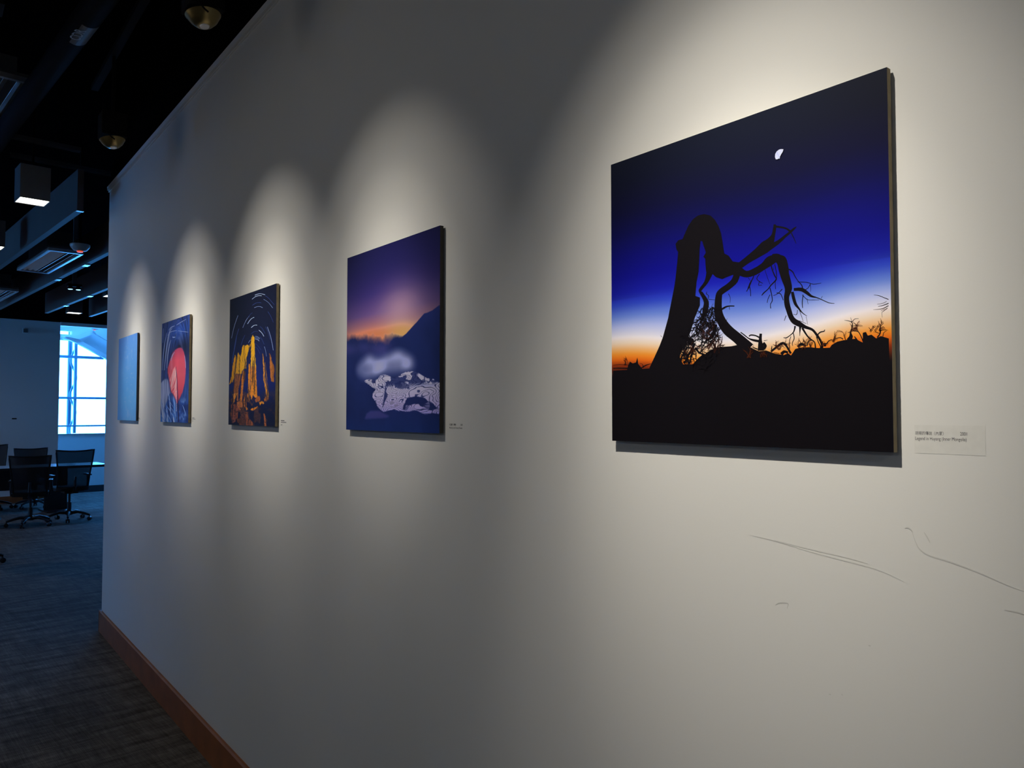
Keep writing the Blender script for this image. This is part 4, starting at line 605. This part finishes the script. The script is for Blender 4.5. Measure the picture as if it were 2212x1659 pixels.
def make_chair():
    r = empty('office_chair')
    # faces local +y, back towards -y
    for k in range(5):
        a = math.radians(90 + 72 * k + 20)
        c, s_ = math.cos(a), math.sin(a)
        mb = MB()
        path = [(c * d, s_ * d, z) for d, z in ((.03, .115), (.12, .125), (.20, .105), (.282, .075))]
        mb.tube(path, [.026, .022, .019, .014], 8)
        leg = mb.build('base_leg', M['plastic'], r, True)
        wh = MB()
        px, py = c * .278, s_ * .278
        ax = Vector((-s_, c, 0))
        for sd in (-1, 1):
            q = Vector((px, py, .0285)) + ax * sd * .016
            rings = []
            for t_, rr in ((-.009, .024), (-.006, .028), (.006, .028), (.009, .024)):
                ring = []
                for j in range(14):
                    th = 2 * PI * j / 14
                    ring.append(wh.bm.verts.new(q + ax * t_ + Vector((c * math.cos(th), s_ * math.cos(th), math.sin(th))) * rr))
                rings.append(ring)
            for a_ in range(3):
                for j in range(14):
                    wh.bm.faces.new((rings[a_][j], rings[a_][(j + 1) % 14], rings[a_ + 1][(j + 1) % 14], rings[a_ + 1][j]))
            wh.bm.faces.new(rings[0][::-1]); wh.bm.faces.new(rings[-1])
        wh.tube([(px, py, .03), (px, py, .068)], .008, 6)
        wh.build('caster', M['plastic'], leg, True)
    MB().lathe([(.045, .085), (.045, .14), (.03, .15), (.028, .27), (.016, .272), (.016, .40), (0, .40)], 18).build('gas_column', M['plastic'], r, True)
    MB().box(-.09, .09, -.12, .10, .40, .445, .01).tube([(.09, .02, .425), (.20, .03, .42)], .006, 6).build('mechanism', M['plastic'], r)
    # seat with waterfall front
    bm = bmesh.new(); NX, NY = 12, 12; top = {}; bot = {}
    for i in range(NX + 1):
        for j in range(NY + 1):
            x = (i / NX - .5) * 2; y = (j / NY - .5) * 2
            k = 1 - .10 * (abs(x) ** 4) * (abs(y) ** 4) * 2
            wx = .225 * x * (1 - .06 * y * y); wy = .235 * y * k
            edge = max(abs(x), abs(y)) ** 8
            z = .505 + .010 * x * x - .035 * max(0, y - .4) ** 2 * 2 - .022 * edge
            top[i, j] = bm.verts.new((wx, wy + .01, z)); bot[i, j] = bm.verts.new((wx * .96, wy * .96 + .01, .446))
    for i in range(NX):
        for j in range(NY):
            bm.faces.new((top[i, j], top[i + 1, j], top[i + 1, j + 1], top[i, j + 1])); bm.faces.new((bot[i, j + 1], bot[i + 1, j + 1], bot[i + 1, j], bot[i, j]))
    for i in range(NX):
        bm.faces.new((top[i, 0], bot[i, 0], bot[i + 1, 0], top[i + 1, 0])); bm.faces.new((top[i + 1, NY], bot[i + 1, NY], bot[i, NY], top[i, NY]))
    for j in range(NY):
        bm.faces.new((top[0, j + 1], bot[0, j + 1], bot[0, j], top[0, j])); bm.faces.new((top[NX, j], bot[NX, j], bot[NX, j + 1], top[NX, j + 1]))
    mb = MB(); mb.bm.free(); mb.bm = bm; mb.build('seat', M['fabric'], r, True)
    # back: curved mesh panel in a thin frame; narrow waist, wide concave top
    def back_pt(s, t):              # s -1..1 across, t 0..1 up
        hw = .190 + .042 * t + .02 * abs(t - .35)
        y = -.235 - .05 * math.sin(t * PI * .9) * 0.4 - .085 * t + .045 * s * s + .03 * (1 - t) ** 2
        z = .47 + .55 * t + (.020 * s * s if t > 0 else 0) * t
        return Vector((hw * s, y, z))
    bm = bmesh.new(); g_ = {}
    for i in range(13):
        for j in range(15):
            g_[i, j] = bm.verts.new(back_pt(i / 6 - 1, j / 14))
    for i in range(12):
        for j in range(14): bm.faces.new((g_[i, j], g_[i + 1, j], g_[i + 1, j + 1], g_[i, j + 1]))
    mb = MB(); mb.bm.free(); mb.bm = bm
    pn = mb.build('back_mesh', M['weave'], r, True)
    loop = [back_pt(-1, t / 14) for t in range(15)] + [back_pt(s / 8 - 1, 1) for s in range(1, 17)] + [back_pt(1, 1 - t / 14) for t in range(1, 15)] + [back_pt(1 - s / 8, 0) for s in range(1, 16)]
    fb = MB().tube(loop + [loop[0]], .011, 8); 
    fb.build('back_frame', M['plastic'], r, True)
    MB().tube([(0, -.10, .42), (0, -.25, .44), (0, -.30, .52), (0, -.305, .66)], [.028, .026, .022, .016], 10).build('back_support', M['plastic'], r, True)
    for sd in (-1, 1):
        ar = MB().tube([(sd * .19, -.02, .44), (sd * .228, -.02, .45), (sd * .235, -.01, .54), (sd * .235, .0, .65)], .015, 8).build('armrest', M['plastic'], r, True)
        MB().box(sd * .235 - .026, sd * .235 + .026, -.12, .13, .6505, .675, .008).build('arm_pad', M['plastic'], ar)
    return r
c0 = make_chair()
chairs = [(12.62, 2.92, 0, 0.0, 'black mesh office chair at the right end of the row, table shining through its back'),
          (12.40, 2.39, -14, 0.0, 'black mesh office chair on the near side, second from the row end'),
          (12.55, 1.70, -3, 0.0, 'black mesh office chair on the near side, cut off at the left edge'),
          (14.72, 2.89, 182, 0.0, 'mesh office chair across the table, its top showing above a near chair'),
          (14.85, 2.31, 178, 0.0, 'mesh office chair across the table at the left edge, its top rising highest'),
          (9.58, 1.325, -110, 0.0, 'nearest office chair, only a caster in view low at the left edge')]
for i, (u, v, rz, dz, lab) in enumerate(chairs):
    c = c0 if i == 0 else copy_tree(c0)
    c.location = RW(u, v, dz); c.rotation_euler = (0, 0, A5 + math.radians(rz))
    c.scale = (1, 1, {1: .95, 3: .935}.get(i, 1))
    tag(c, lab, 'chair', 'black mesh chairs round the meeting table')

# ------------------------------------------------------------------ pictures
def vnoise(X, Y, seed=0, octv=4):
    rs = np.random.RandomState(seed); out = np.zeros_like(X); amp = 1; tot = 0
    for o_ in range(octv):
        tb = rs.rand(64, 64)
        x = X * 2 ** o_; y = Y * 2 ** o_
        xi = np.floor(x).astype(int); yi = np.floor(y).astype(int); fx = x - xi; fy = y - yi
        fx = fx * fx * (3 - 2 * fx); fy = fy * fy * (3 - 2 * fy)
        a = tb[yi % 64, xi % 64]; b_ = tb[yi % 64, (xi + 1) % 64]; c_ = tb[(yi + 1) % 64, xi % 64]; d_ = tb[(yi + 1) % 64, (xi + 1) % 64]
        out += amp * ((a * (1 - fx) + b_ * fx) * (1 - fy) + (c_ * (1 - fx) + d_ * fx) * fy); tot += amp; amp *= .5
    return out / tot
def slin(c):
    c = np.asarray(c, float) / 255
    return np.where(c <= .04045, c / 12.92, ((c + .055) / 1.055) ** 2.4)
def inpoly(X, Y, poly):
    m = np.zeros(X.shape, bool); n = len(poly)
    for i in range(n):
        x0, y0 = poly[i]; x1, y1 = poly[(i + 1) % n]
        if y0 == y1: continue
        c = ((y0 > Y) != (y1 > Y)) & (X < (x1 - x0) * (Y - y0) / (y1 - y0) + x0)
        m ^= c
    return m
def blur(a, r, it=2):
    for _ in range(it):
        for ax in (0, 1):
            c = np.cumsum(np.concatenate([np.repeat(np.take(a, [0], ax), r + 1, ax), a, np.repeat(np.take(a, [-1], ax), r, ax)], ax), ax)
            n = a.shape[ax]
            a = (np.take(c, range(2 * r + 1, 2 * r + 1 + n), ax) - np.take(c, range(0, n), ax)) / (2 * r + 1)
    return a
def ramp(t, stops):
    xs = [s_[0] for s_ in stops]
    return np.stack([np.interp(t, xs, [s_[1][k] for s_ in stops]) for k in range(3)], -1)

class Print:
    W = .55
    def __init__(s, gain): s.V = []; s.F = []; s.C = []; s.layer = 0; s.n = 0; s.gain = np.array((1.04, .98, .84)) * gain
    def put(s, pts, cols, faces):
        b0 = len(s.V); s.n += 1
        for (u, v) in pts:
            s.V.append((-.0002 - 0.000015 * s.layer - .0000015 * s.n, -u * s.W, -v * s.W))
        s.C += cols
        s.F += [tuple(b0 + i for i in f) for f in faces]
    def grid(s, func, nx, ny):
        U, Vv = np.meshgrid(np.linspace(0, 1, nx + 1), np.linspace(0, 1, ny + 1))
        col = slin(np.clip(func(U, Vv), 0, 255)) / s.gain
        col = col / np.maximum(col.max(-1, keepdims=True) / .92, 1)
        s.put(list(zip(U.ravel(), Vv.ravel())), [tuple(c) for c in col.reshape(-1, 3)],
              [(j * (nx + 1) + i, j * (nx + 1) + i + 1, (j + 1) * (nx + 1) + i + 1, (j + 1) * (nx + 1) + i) for j in range(ny) for i in range(nx)])
        s.layer += 1
    def col(s, c):
        c = slin(c) / s.gain
        return tuple(float(x) for x in c / max(c.max() / .92, 1))
    def clip(s, p): return (min(max(p[0], 0.0005), .9995), min(max(p[1], 0.0005), .9995))
    def poly(s, pts, c):
        pts = [s.clip(p) for p in pts]
        tri = geometry.tessellate_polygon([[Vector((p[0], p[1], 0)) for p in pts]])
        s.put(pts, [s.col(c)] * len(pts), tri)
    def strip(s, lr, c):
        lr = [s.clip(p) for p in lr]; n = len(lr) // 2
        # smooth once (Catmull-Rom midpoints)
        L = [Vector(lr[2 * i]) for i in range(n)]; R = [Vector(lr[2 * i + 1]) for i in range(n)]
        def cr(P):
            out = []
            for i in range(n - 1):
                p0, p1, p2, p3 = P[max(i - 1, 0)], P[i], P[i + 1], P[min(i + 2, n - 1)]
                for q in (0, .33, .67):
                    out.append(.5 * (2 * p1 + (p2 - p0) * q + (2 * p0 - 5 * p1 + 4 * p2 - p3) * q * q + (3 * p1 - p0 - 3 * p2 + p3) * q ** 3))
            return out + [P[-1]]
        L, R = cr(L), cr(R); pts = []
        for a, b in zip(L, R): pts += [s.clip(tuple(a)), s.clip(tuple(b))]
        s.put(pts, [s.col(c)] * len(pts), [(2 * i, 2 * i + 1, 2 * i + 3, 2 * i + 2) for i in range(len(L) - 1)])
    def stroke(s, pts, w0, w1, c):
        lr = []
        n = len(pts)
        for i, p in enumerate(pts):
            a, b = pts[max(i - 1, 0)], pts[min(i + 1, n - 1)]
            d = (Vector(b) - Vector(a)); d = d.normalized() if d.length > 1e-9 else Vector((1, 0))
            w_ = (w0 + (w1 - w0) * i / (n - 1)) / 2
            lr += [(p[0] - d.y * w_, p[1] + d.x * w_), (p[0] + d.y * w_, p[1] - d.x * w_)]
        s.strip(lr, c)
    def build(s, name, y_left, label, edge, group='square photo prints on the gallery wall'):
        r = tag(empty(name, (0, y_left - s.W / 2, 1.5325)), label, 'picture', group)
        H = s.W
        me = bpy.data.meshes.new('picture_face')
        Vn = [(-.0150 + v[0], v[1] + H / 2, v[2] + H) for v in s.V]
        me.from_pydata(Vn, [], s.F)
        ca = me.color_attributes.new('Col', 'FLOAT_COLOR', 'POINT')
        buf = np.ones((len(Vn), 4), np.float32); buf[:, :3] = np.array(s.C, np.float32)
        ca.data.foreach_set('color', buf.ravel())
        me.materials.append(M['art']); me.update()
        # all faces look away from the wall
        bm = bmesh.new(); bm.from_mesh(me)
        for f in bm.faces:
            f.normal_update()
            if f.normal.x > 0: f.normal_flip()
        bm.to_mesh(me); bm.free()
        o = bpy.data.objects.new('picture_face', me); COL.objects.link(o); o.parent = r
        MB().box(-.0150, -.0045, -H / 2, H / 2, 0, H, .0006).build('board', M[edge], r)
        MB().box(-.0044, -.0002, -H / 2 + .012, H / 2 - .006, .012, H - .012).build('backing_batten', M['backing'], r)
        return r

rnd = random.Random(7)
# ---- the bent tree under a half moon
P5 = Print(0.66)
st5 = [(0, (20, 23, 34)), (.10, (16, 18, 34)), (.20, (13, 13, 42)), (.28, (11, 11, 62)), (.36, (11, 11, 92)), (.43, (12, 12, 112)), (.49, (20, 24, 136)), (.53, (40, 58, 154)), (.568, (86, 108, 172)),
       (.603, (150, 156, 188)), (.635, (202, 194, 194)), (.66, (220, 194, 164)), (.682, (216, 158, 96)), (.70, (212, 126, 38)), (.72, (196, 88, 18)), (.74, (120, 42, 14)), (.78, (15, 12, 15)), (1, (15, 13, 17))]
def f5(U, V):
    t = V + .012 * np.sin(U * 5 + 1) + .02 * np.exp(-((U - .95) / .18) ** 2)
    mid = np.exp(-((U - .45) / .28) ** 2)
    t = np.where(V > .55, t - .035 * mid * np.clip((V - .55) / .1, 0, 1), t)
    c = ramp(t, st5)
    c *= (1 - .10 * (np.abs(U - .5) * 2) ** 2 * (V < .5))[..., None]
    return c
P5.grid(f5, 60, 200)
P5.layer += 1
DK = (15, 12, 14)
for q in ART['tree_strip']: P5.strip(q, DK)
P5.layer += 1
for q in ART['tree_poly']: P5.poly(q, DK)
def twig(x, y, a, L, w_, depth, c=DK):
    pts = [(x, y)]; n = 4
    for k in range(n):
        a += rnd.uniform(-.45, .45)
        x += math.cos(a) * L / n; y += math.sin(a) * L / n
        pts.append((x, y))
        if depth and rnd.random() < .7: twig(x, y, a + rnd.choice((-1, 1)) * rnd.uniform(.5, 1.1), L * .55, w_ * .65, depth - 1, c)
    P5.stroke(pts, w_, w_ * .5, c)
P5.layer += 1
tg = ART['tangle']
(x0, y0), (x1, y1), (x2, y2), (x3, y3), (x4, y4) = tg
for k in range(75):
    s_, t_ = rnd.random(), rnd.random()
    xa = x0 + (x2 - x0) * s_ * .95 + (x1 - x0) * t_ * (1 - s_) ; ya = y0 + t_ * (y1 - y0) * .95
    twig(xa, ya, rnd.uniform(.8, 2.6), rnd.uniform(.018, .05), .0028, 1)
for k in range(70):                 # thicket at the foot of the trunk, lit orange through the gaps
    xa = rnd.uniform(x1 - .035, x4 + .03); ya = y1 + rnd.uniform(.0, .12)
    twig(xa, ya, rnd.uniform(-2.6, -.5), rnd.uniform(.02, .045), .0034, 1, (40, 20, 14) if ya < y1 + .07 and xa > x1 + .015 and rnd.random() < .4 else DK)
for (xa, ya) in [(.575, .735), (.62, .735), (.69, .715), (.745, .72), (.79, .715), (.86, .705), (.90, .68), (.95, .685), (.08, .73), (.42, .70), (.36, .71)]:
    for k in range(4): twig(xa + rnd.uniform(-.02, .02), ya, rnd.uniform(-2.4, -.7), rnd.uniform(.012, .03), .0022, 1, (60, 28, 14))
P5.layer += 1
P5.poly(ART['moon'], (205, 206, 222))
mx_, my_ = ART['moon'][0]
P5.layer += 1
for q in range(5):
    cx, cy = ART['moon'][4 + (q % 3)][0] + .006 + .002 * q, ART['moon'][2][1] + .008 + .004 * q
    P5.poly([(cx + .0026 * math.cos(k), cy + .0034 * math.sin(k)) for k in range(6)], (165, 168, 196))
P5.build('photo_print', 1.0675, 'large nearest print of a bent bare tree silhouette under a half moon', 'mdf')

# ---- misty terraces at dawn
P4 = Print(0.42)
def f4(U, V):
    n = vnoise(U * 5, V * 5, 3); nf = vnoise(U * 14, V * 14, 5)
    base = ramp(V, [(0, (24, 22, 62)), (.12, (30, 26, 72)), (.25, (48, 36, 92)), (.36, (92, 66, 112)), (.44, (170, 104, 92)), (.50, (205, 110, 66)), (.53, (190, 96, 70))])
    side = ramp(V, [(0, (20, 20, 50)), (.2, (30, 26, 66)), (.35, (62, 48, 84)), (.45, (120, 86, 92)), (.53, (150, 90, 80))])
    d = ((U - (.30 + .55 * (.5 - V))) / .42)
    glow = np.exp(-d * d)[..., None]
    c = (side * (1 - glow) + base * glow) * .88
    pk = np.exp(-(((U - .62) / .22) ** 2 + ((V - .37) / .13) ** 2))[..., None]
    c = c * (1 - .65 * pk) + np.array((160, 124, 128)) * .65 * pk
    yl = np.exp(-(((U - .62) / .16) ** 2 + ((V - .485) / .045) ** 2))[..., None]
    c = c * (1 - .85 * yl) + np.array((214, 170, 92)) * .85 * yl
    og = np.exp(-(((U - .30) / .30) ** 2 + ((V - .475) / .03) ** 2))[..., None]
    c = c * (1 - .7 * og) + np.array((216, 128, 78)) * .7 * og
    # ridge line and dark land
    rx = [p[0] for p in ART['m_ridge']]; ry = [p[1] for p in ART['m_ridge']]
    hor = np.interp(U, [-.01] + rx + [1.01], [ry[0]] + ry + [ry[-1]]) 
    land = np.array((20, 28, 66)) + (np.array((8, 10, 22))) * (n[..., None] - .5)
    wl = np.clip((.66 - U) / .14, 0, 1)
    soft = .004 + wl * (.036 + .03 * n)
    m = np.clip((V - hor - wl * ((nf - .6) * .06 + (n - .5) * .04) - (nf - .5) * .006) / soft + .5, 0, 1)[..., None]
    c = c * (1 - m) + land * m
    haze = np.exp(-((V - (hor + .05)) / .035) ** 2) * np.clip((.62 - U) / .2, 0, 1) * np.clip(n * 1.6 - .3, 0, 1) * .55
    c = c * (1 - haze[..., None]) + np.array((74, 62, 112)) * haze[..., None]
    N_ = U.shape[0]
    fog = blur(inpoly(U, V + .012, ART['m_fog']).astype(float), max(2, N_ // 34))
    fg = vnoise(U * 5 + 2, V * 6, 51, 2)
    fog = np.clip(fog * 1.35 - .08, 0, 1) * np.clip(.35 + 1.5 * (fg - .25) + (V - .66) * 1.2, .25, 1)
    c = c * (1 - fog[..., None]) + np.array((170, 170, 200)) * fog[..., None]
    U2 = U + .03 * (vnoise(U * 9, V * 9, 11) - .5); V2 = V + .03 * (vnoise(U * 9, V * 9, 12) - .5)
    ter = blur(inpoly(U2, V2, ART['m_ter']).astype(float), 1, 1)
    fld = vnoise(U * 3.2 + 3 + V * 1.5, V * 12, 21, 3) * 20 + vnoise(U * 16, V * 50, 22, 2) * 1.6
    fr = np.abs(fld - np.floor(fld) - .5)
    line = np.clip((fr - .33) / .08, 0, 1)
    upper = np.clip((.78 - V) / .03, 0, 1)
    busy = np.clip((vnoise(U * 18, V * 44, 31, 3) - .515) / .04, 0, 1) * upper
    dark = np.clip(line * .85 + busy * .9, 0, 1)
    tc_ = ramp(V, [(.62, (200, 192, 204)), (.76, (196, 188, 204)), (.86, (168, 154, 190)), (.92, (120, 112, 165))])
    tc_ = tc_ * (1 - dark[..., None]) + np.array((26, 32, 70)) * dark[..., None]
    for key, k_ in (('m_dark', 1.), ('m_dark2', .75), ('m_dark3', .9)):
        dm = blur(inpoly(U2, V2, ART[key]).astype(float), 1, 1) * k_ * (.6 + .4 * (vnoise(U * 16, V * 24, 41, 2) > .42))
        tc_ = tc_ * (1 - dm[..., None]) + np.array((22, 28, 66)) * dm[..., None]
    c = c * (1 - ter[..., None]) + tc_ * ter[..., None]
    hl = blur(inpoly(U, V, ART['m_hill']).astype(float), 3, 1) * .5
    c = c * (1 - hl[..., None]) + np.array((70, 60, 112)) * hl[..., None]
    low = np.clip((V - .9) / .1, 0, 1)[..., None] * (1 - ter[..., None]) * .25
    return c * (1 - low) + np.array((18, 40, 90)) * low - 0.0
P4.grid(f4, 380, 520)
P4.build('photo_print', 2.2475, 'print of purple dawn mist over mirror-like rice terraces, second nearest', 'mdf_dark')

# ---- rock spires under star trails
P3 = Print(0.52)
def f3(U, V):
    n = vnoise(U * 6, V * 6, 8)
    c = ramp(V, [(0, (14, 17, 32)), (.3, (14, 17, 36)), (.5, (16, 22, 56)), (.7, (18, 26, 74)), (.85, (14, 18, 44)), (1, (14, 16, 36))])
    g = np.exp(-(((U - .64) / .12) ** 2 + ((V - .60) / .16) ** 2))[..., None]
    c = c * (1 - .5 * g) + np.array((24, 34, 96)) * .5 * g
    return c * (.9 + .2 * n[..., None])
def rocks3(U, V):
    c = f3(U, V)
    j1 = vnoise(U * 30, V * 60, 61, 3) - .5; j2 = vnoise(U * 24, V * 40, 62, 3) - .5
    U2 = U + .022 * j1; V2 = V + .016 * j2
    stripe = vnoise(U * 34 + V * 3 + j2, V * 5, 63, 3); grit = vnoise(U * 60, V * 110, 64, 2)
    crack = np.clip((.41 - stripe) / .05, 0, 1); pits = np.clip((.33 - grit) / .05, 0, 1)
    # dim rubble and shrubs low in the picture
    rub = np.clip((vnoise(U * 13, V * 26, 65, 4) - .52) / .05, 0, 1) * np.clip((V - .72) / .06, 0, 1) * np.clip(1.25 - U, .2, 1) * .75
    c = c * (1 - rub[..., None]) + np.array((96, 54, 30)) * (.5 + grit)[..., None] * rub[..., None]
    for col, q in ART['rocks']:
        m = blur(inpoly(U2, V2, q).astype(float), 1, 1)
        low = q[0][1] > .7
        sh = (.70 + .60 * stripe) * (.88 + .24 * grit)
        k = np.clip(crack * (.55 if not low else .8) + pits * (.25 if not low else .7), 0, 1)
        rc = np.array(col, float) * sh[..., None] * (1 - k[..., None]) + np.array((26, 20, 34)) * k[..., None]
        c = c * (1 - m[..., None]) + rc * m[..., None]
    return c
P3.grid(rocks3, 260, 440)
cs = [(176, 190, 214), (104, 118, 150), (42, 56, 102)]
for k, q in ART['arcs']:
    if max(p[1] for p in q) < .60 or min(p[0] for p in q) > .5 or max(p[0] for p in q) < .18: P3.strip(q, cs[k])
P3.build('photo_print', 3.409, 'print of golden rock spires under circling star trails, middle of the row', 'mdf')

# ---- red form among blue streaks
P2 = Print(0.58)
def f2(U, V):
    r_ = np.hypot((U - .62) * 1.9, (V - .62) * 1.0); th = np.arctan2(V - .62, (U - .62) * 1.9)
    s1 = vnoise(r_ * 26 + 2, th * 1.6 + 6, 5, 3); s2 = vnoise(r_ * 60, th * 2.5 + 9, 6, 2)
    c = ramp(V, [(0, (34, 48, 96)), (.12, (30, 58, 124)), (.3, (30, 44, 92)), (.5, (34, 50, 110)), (.75, (36, 62, 120)), (1, (52, 80, 130))])
    left = np.clip((.5 - U) / .4, 0, 1)
    dk = np.exp(-(((U - .78) / .28) ** 2 + ((V - .30) / .12) ** 2))
    c = c * (1 - .55 * dk[..., None])
    hi = np.clip((s1 - .5) * 4, 0, 1) * (.35 + .65 * left)
    c = c * (1 - hi[..., None] * .6) + np.array((130, 140, 172)) * hi[..., None] * .6
    lo = np.clip((.5 - s2) * 3, 0, 1)
    return c * (1 - lo[..., None] * .45)
def g2(U, V):
    c = f2(U, V)
    j = vnoise(U * 12, V * 12, 71, 3) - .5
    U2 = U + .03 * j; V2 = V + .03 * (vnoise(U * 12, V * 12, 72, 3) - .5)
    diag = vnoise((U * .8 - V * .35) * 34 + 20, (U * .35 + V) * 5, 73, 3)   # strokes running down to the right
    def lay(c, m, col): return c * (1 - m[..., None]) + col * m[..., None]
    low = np.clip((V - .72 + .10 * j) / .06, 0, 1) * np.clip((.60 - U) / .05, 0, 1)
    lc = ramp(diag, [(.25, (24, 36, 84)), (.45, (36, 74, 140)), (.56, (70, 116, 176)), (.66, (168, 180, 206)), (.75, (196, 204, 222))])
    c = lay(c, low, lc)
    lowr = np.clip((V - .74) / .10, 0, 1) * np.clip((U - .60) / .05, 0, 1)
    rc = ramp(vnoise(U * 9, V * 14, 74, 3), [(.3, (24, 38, 86)), (.55, (36, 62, 124)), (.7, (96, 124, 170))])
    c = lay(c, lowr * .9, rc)
    pm = blur(inpoly(U2, V2, ART['pale']).astype(float), 3, 1)
    pc = ramp(vnoise((U * .9 - V * .22) * 30 + 9, V * 3, 75, 3), [(.3, (36, 48, 94)), (.45, (92, 102, 138)), (.6, (128, 136, 164)), (.72, (168, 172, 194))])
    c = lay(c, pm, pc)
    halo = blur(inpoly(U, V, ART['red']).astype(float), 12, 2)
    c = lay(c, halo * .55, np.array((66, 34, 66.)))
    rm = blur(inpoly(U, V, ART['red']).astype(float), 2, 1)
    sheen = np.exp(-((U - .40 - (V - .5) * .2) / .05) ** 2) * .35
    red = ramp(V, [(.30, (150, 52, 78)), (.40, (190, 68, 82)), (.55, (196, 76, 86)), (.75, (184, 60, 72)), (.92, (150, 56, 84))])
    red = red * (.82 + .2 * vnoise(U * 5, V * 3, 76))[..., None]
    red = lay(red, sheen * (V < .62), np.array((214, 130, 146.)))
    edge = np.clip((U - .84) / .08, 0, 1) * .6
    red = lay(red, edge, np.array((120, 52, 92.)))
    c = lay(c, rm, red)
    km = blur(inpoly(U2, V2, ART['pink']).astype(float), 2, 1)
    kc = ramp(vnoise((U + V * .9) * 26, (U - V) * 4 + 9, 77, 3), [(.3, (170, 62, 72)), (.5, (204, 104, 106)), (.68, (232, 172, 166))])
    return lay(c, km, kc)
P2.grid(g2, 220, 400)
P2.layer += 1
for q in ART['light2']: P2.strip(q, (118, 130, 162))
P2.layer += 1
for q in ART['blue2'][:7]: P2.strip(q, (104, 126, 168))
for q in ART['creases']: P2.strip(q, (228, 168, 162))
P2.layer += 1
for q in ART['redstroke']: P2.strip(q, (34, 30, 66))
P2.layer += 1
for k in range(12):                 # pale stitches along the crease
    y = .70 + k * .0165
    P2.stroke([(.58 + k * .001, y), (.595 + k * .001, y + .010)], .013, .008, (196, 176, 190))
P2.build('photo_print', 4.586, 'print of a red oval form wrapped in blue streaks, fourth from the camera', 'mdf')

# ---- farthest print, window reflection put into its pale blue colour
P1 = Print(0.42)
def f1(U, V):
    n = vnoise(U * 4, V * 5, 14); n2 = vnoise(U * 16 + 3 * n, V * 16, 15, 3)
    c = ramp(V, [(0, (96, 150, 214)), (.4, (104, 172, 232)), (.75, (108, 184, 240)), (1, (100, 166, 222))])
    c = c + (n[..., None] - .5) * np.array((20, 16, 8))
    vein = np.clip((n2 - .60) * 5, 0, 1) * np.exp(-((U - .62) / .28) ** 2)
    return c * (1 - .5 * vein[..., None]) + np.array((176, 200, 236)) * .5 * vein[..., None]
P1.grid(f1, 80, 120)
for k in range(26):
    x, y = .45 + rnd.gauss(.12, .16), rnd.uniform(.1, .9)
    P1.stroke([(x, y), (x + .04, y + rnd.uniform(-.02, .03)), (x + .09, y + rnd.uniform(-.02, .05))], .008, .003, (150, 190, 238))
P1.build('photo_print', 5.738, 'farthest print with faint veins, window reflection painted in as pale blue', 'mdf_navy')

# ------------------------------------------------------------------ captions beside the pictures
def text_on_wall(y, z, depth=-.00030):
    return Matrix(((0, 0, -1, depth), (-1, 0, 0, y), (0, 1, 0, z), (0, 0, 0, 1)))
caps = [('film', 'wide caption sticker with two printed lines right of the moonlit tree print'),
        ('plain', 'small caption right of the rice terraces print'),
        ('plain', 'small caption right of the star trail print'),
        ('plain', 'tiny caption right of the red and blue print'),
        ('plain', 'tiny caption right of the pale blue print')]
for i, ((kind, lab), g4) in enumerate(zip(caps, ART['labels'])):
    (ya, za), (yb, zb) = g4[0], g4[1]
    (yt, zt) = g4[2]
    r = tag(empty('caption_label', (0, (ya + yb) / 2, zb)), lab, 'label', 'caption stickers by the pictures')
    oy = (ya + yb) / 2
    MB().box(-.00025, -.0001, yb - oy, ya - oy, 0, za - zb).build('sticker_film', M['label'] if i == 0 else M['wall'], r)
    ink = M['ink'] if i < 3 else M['ink_soft']
    def put(body, y, z, size, bold=0.0, sx=1.0):
        return text_mesh(body, size, 'lettering', ink, r, text_on_wall(y - oy, z - zb), bold, 'LEFT', sx)
    if i == 0:
        put('胡楊的傳說（內蒙）', .4945, 1.5580, .0056, 0, .80)
        put('2001', .4365, 1.5580, .0066, 0, .72)
        put('Legend in Huyang (Inner Mongolia)', .4948, 1.5506, .0067, 0, .70)
    elif i == 1:
        put('梯田晨曦（雲南）', 1.6726, 1.5538, .0058, .0001, .72)
        put('2001', 1.6213, 1.5538, .0066, .0001, .8)
        put('Morning on the Terrace (Yunnan)', 1.6726, 1.5460, .0060, .0001, .72)
    else:
        # too small to read in the photo: broken rows of print
        rows = [(0.000, .034, .0040), (-.0068, .052, .0030), (-.0165, .014, .0024)]
        rr = random.Random(i)
        mb = MB()
        for dz, L, h in rows:
            x = 0
            while x < L:
                wd = rr.uniform(.0015, .0045)
                mb.box(-.00033, -.00027, yt - oy - x - wd, yt - oy - x, zt - zb + dz - h - .001, zt - zb + dz - .001); x += wd + rr.uniform(.0006, .0016)
        mb.build('lettering', ink, r)
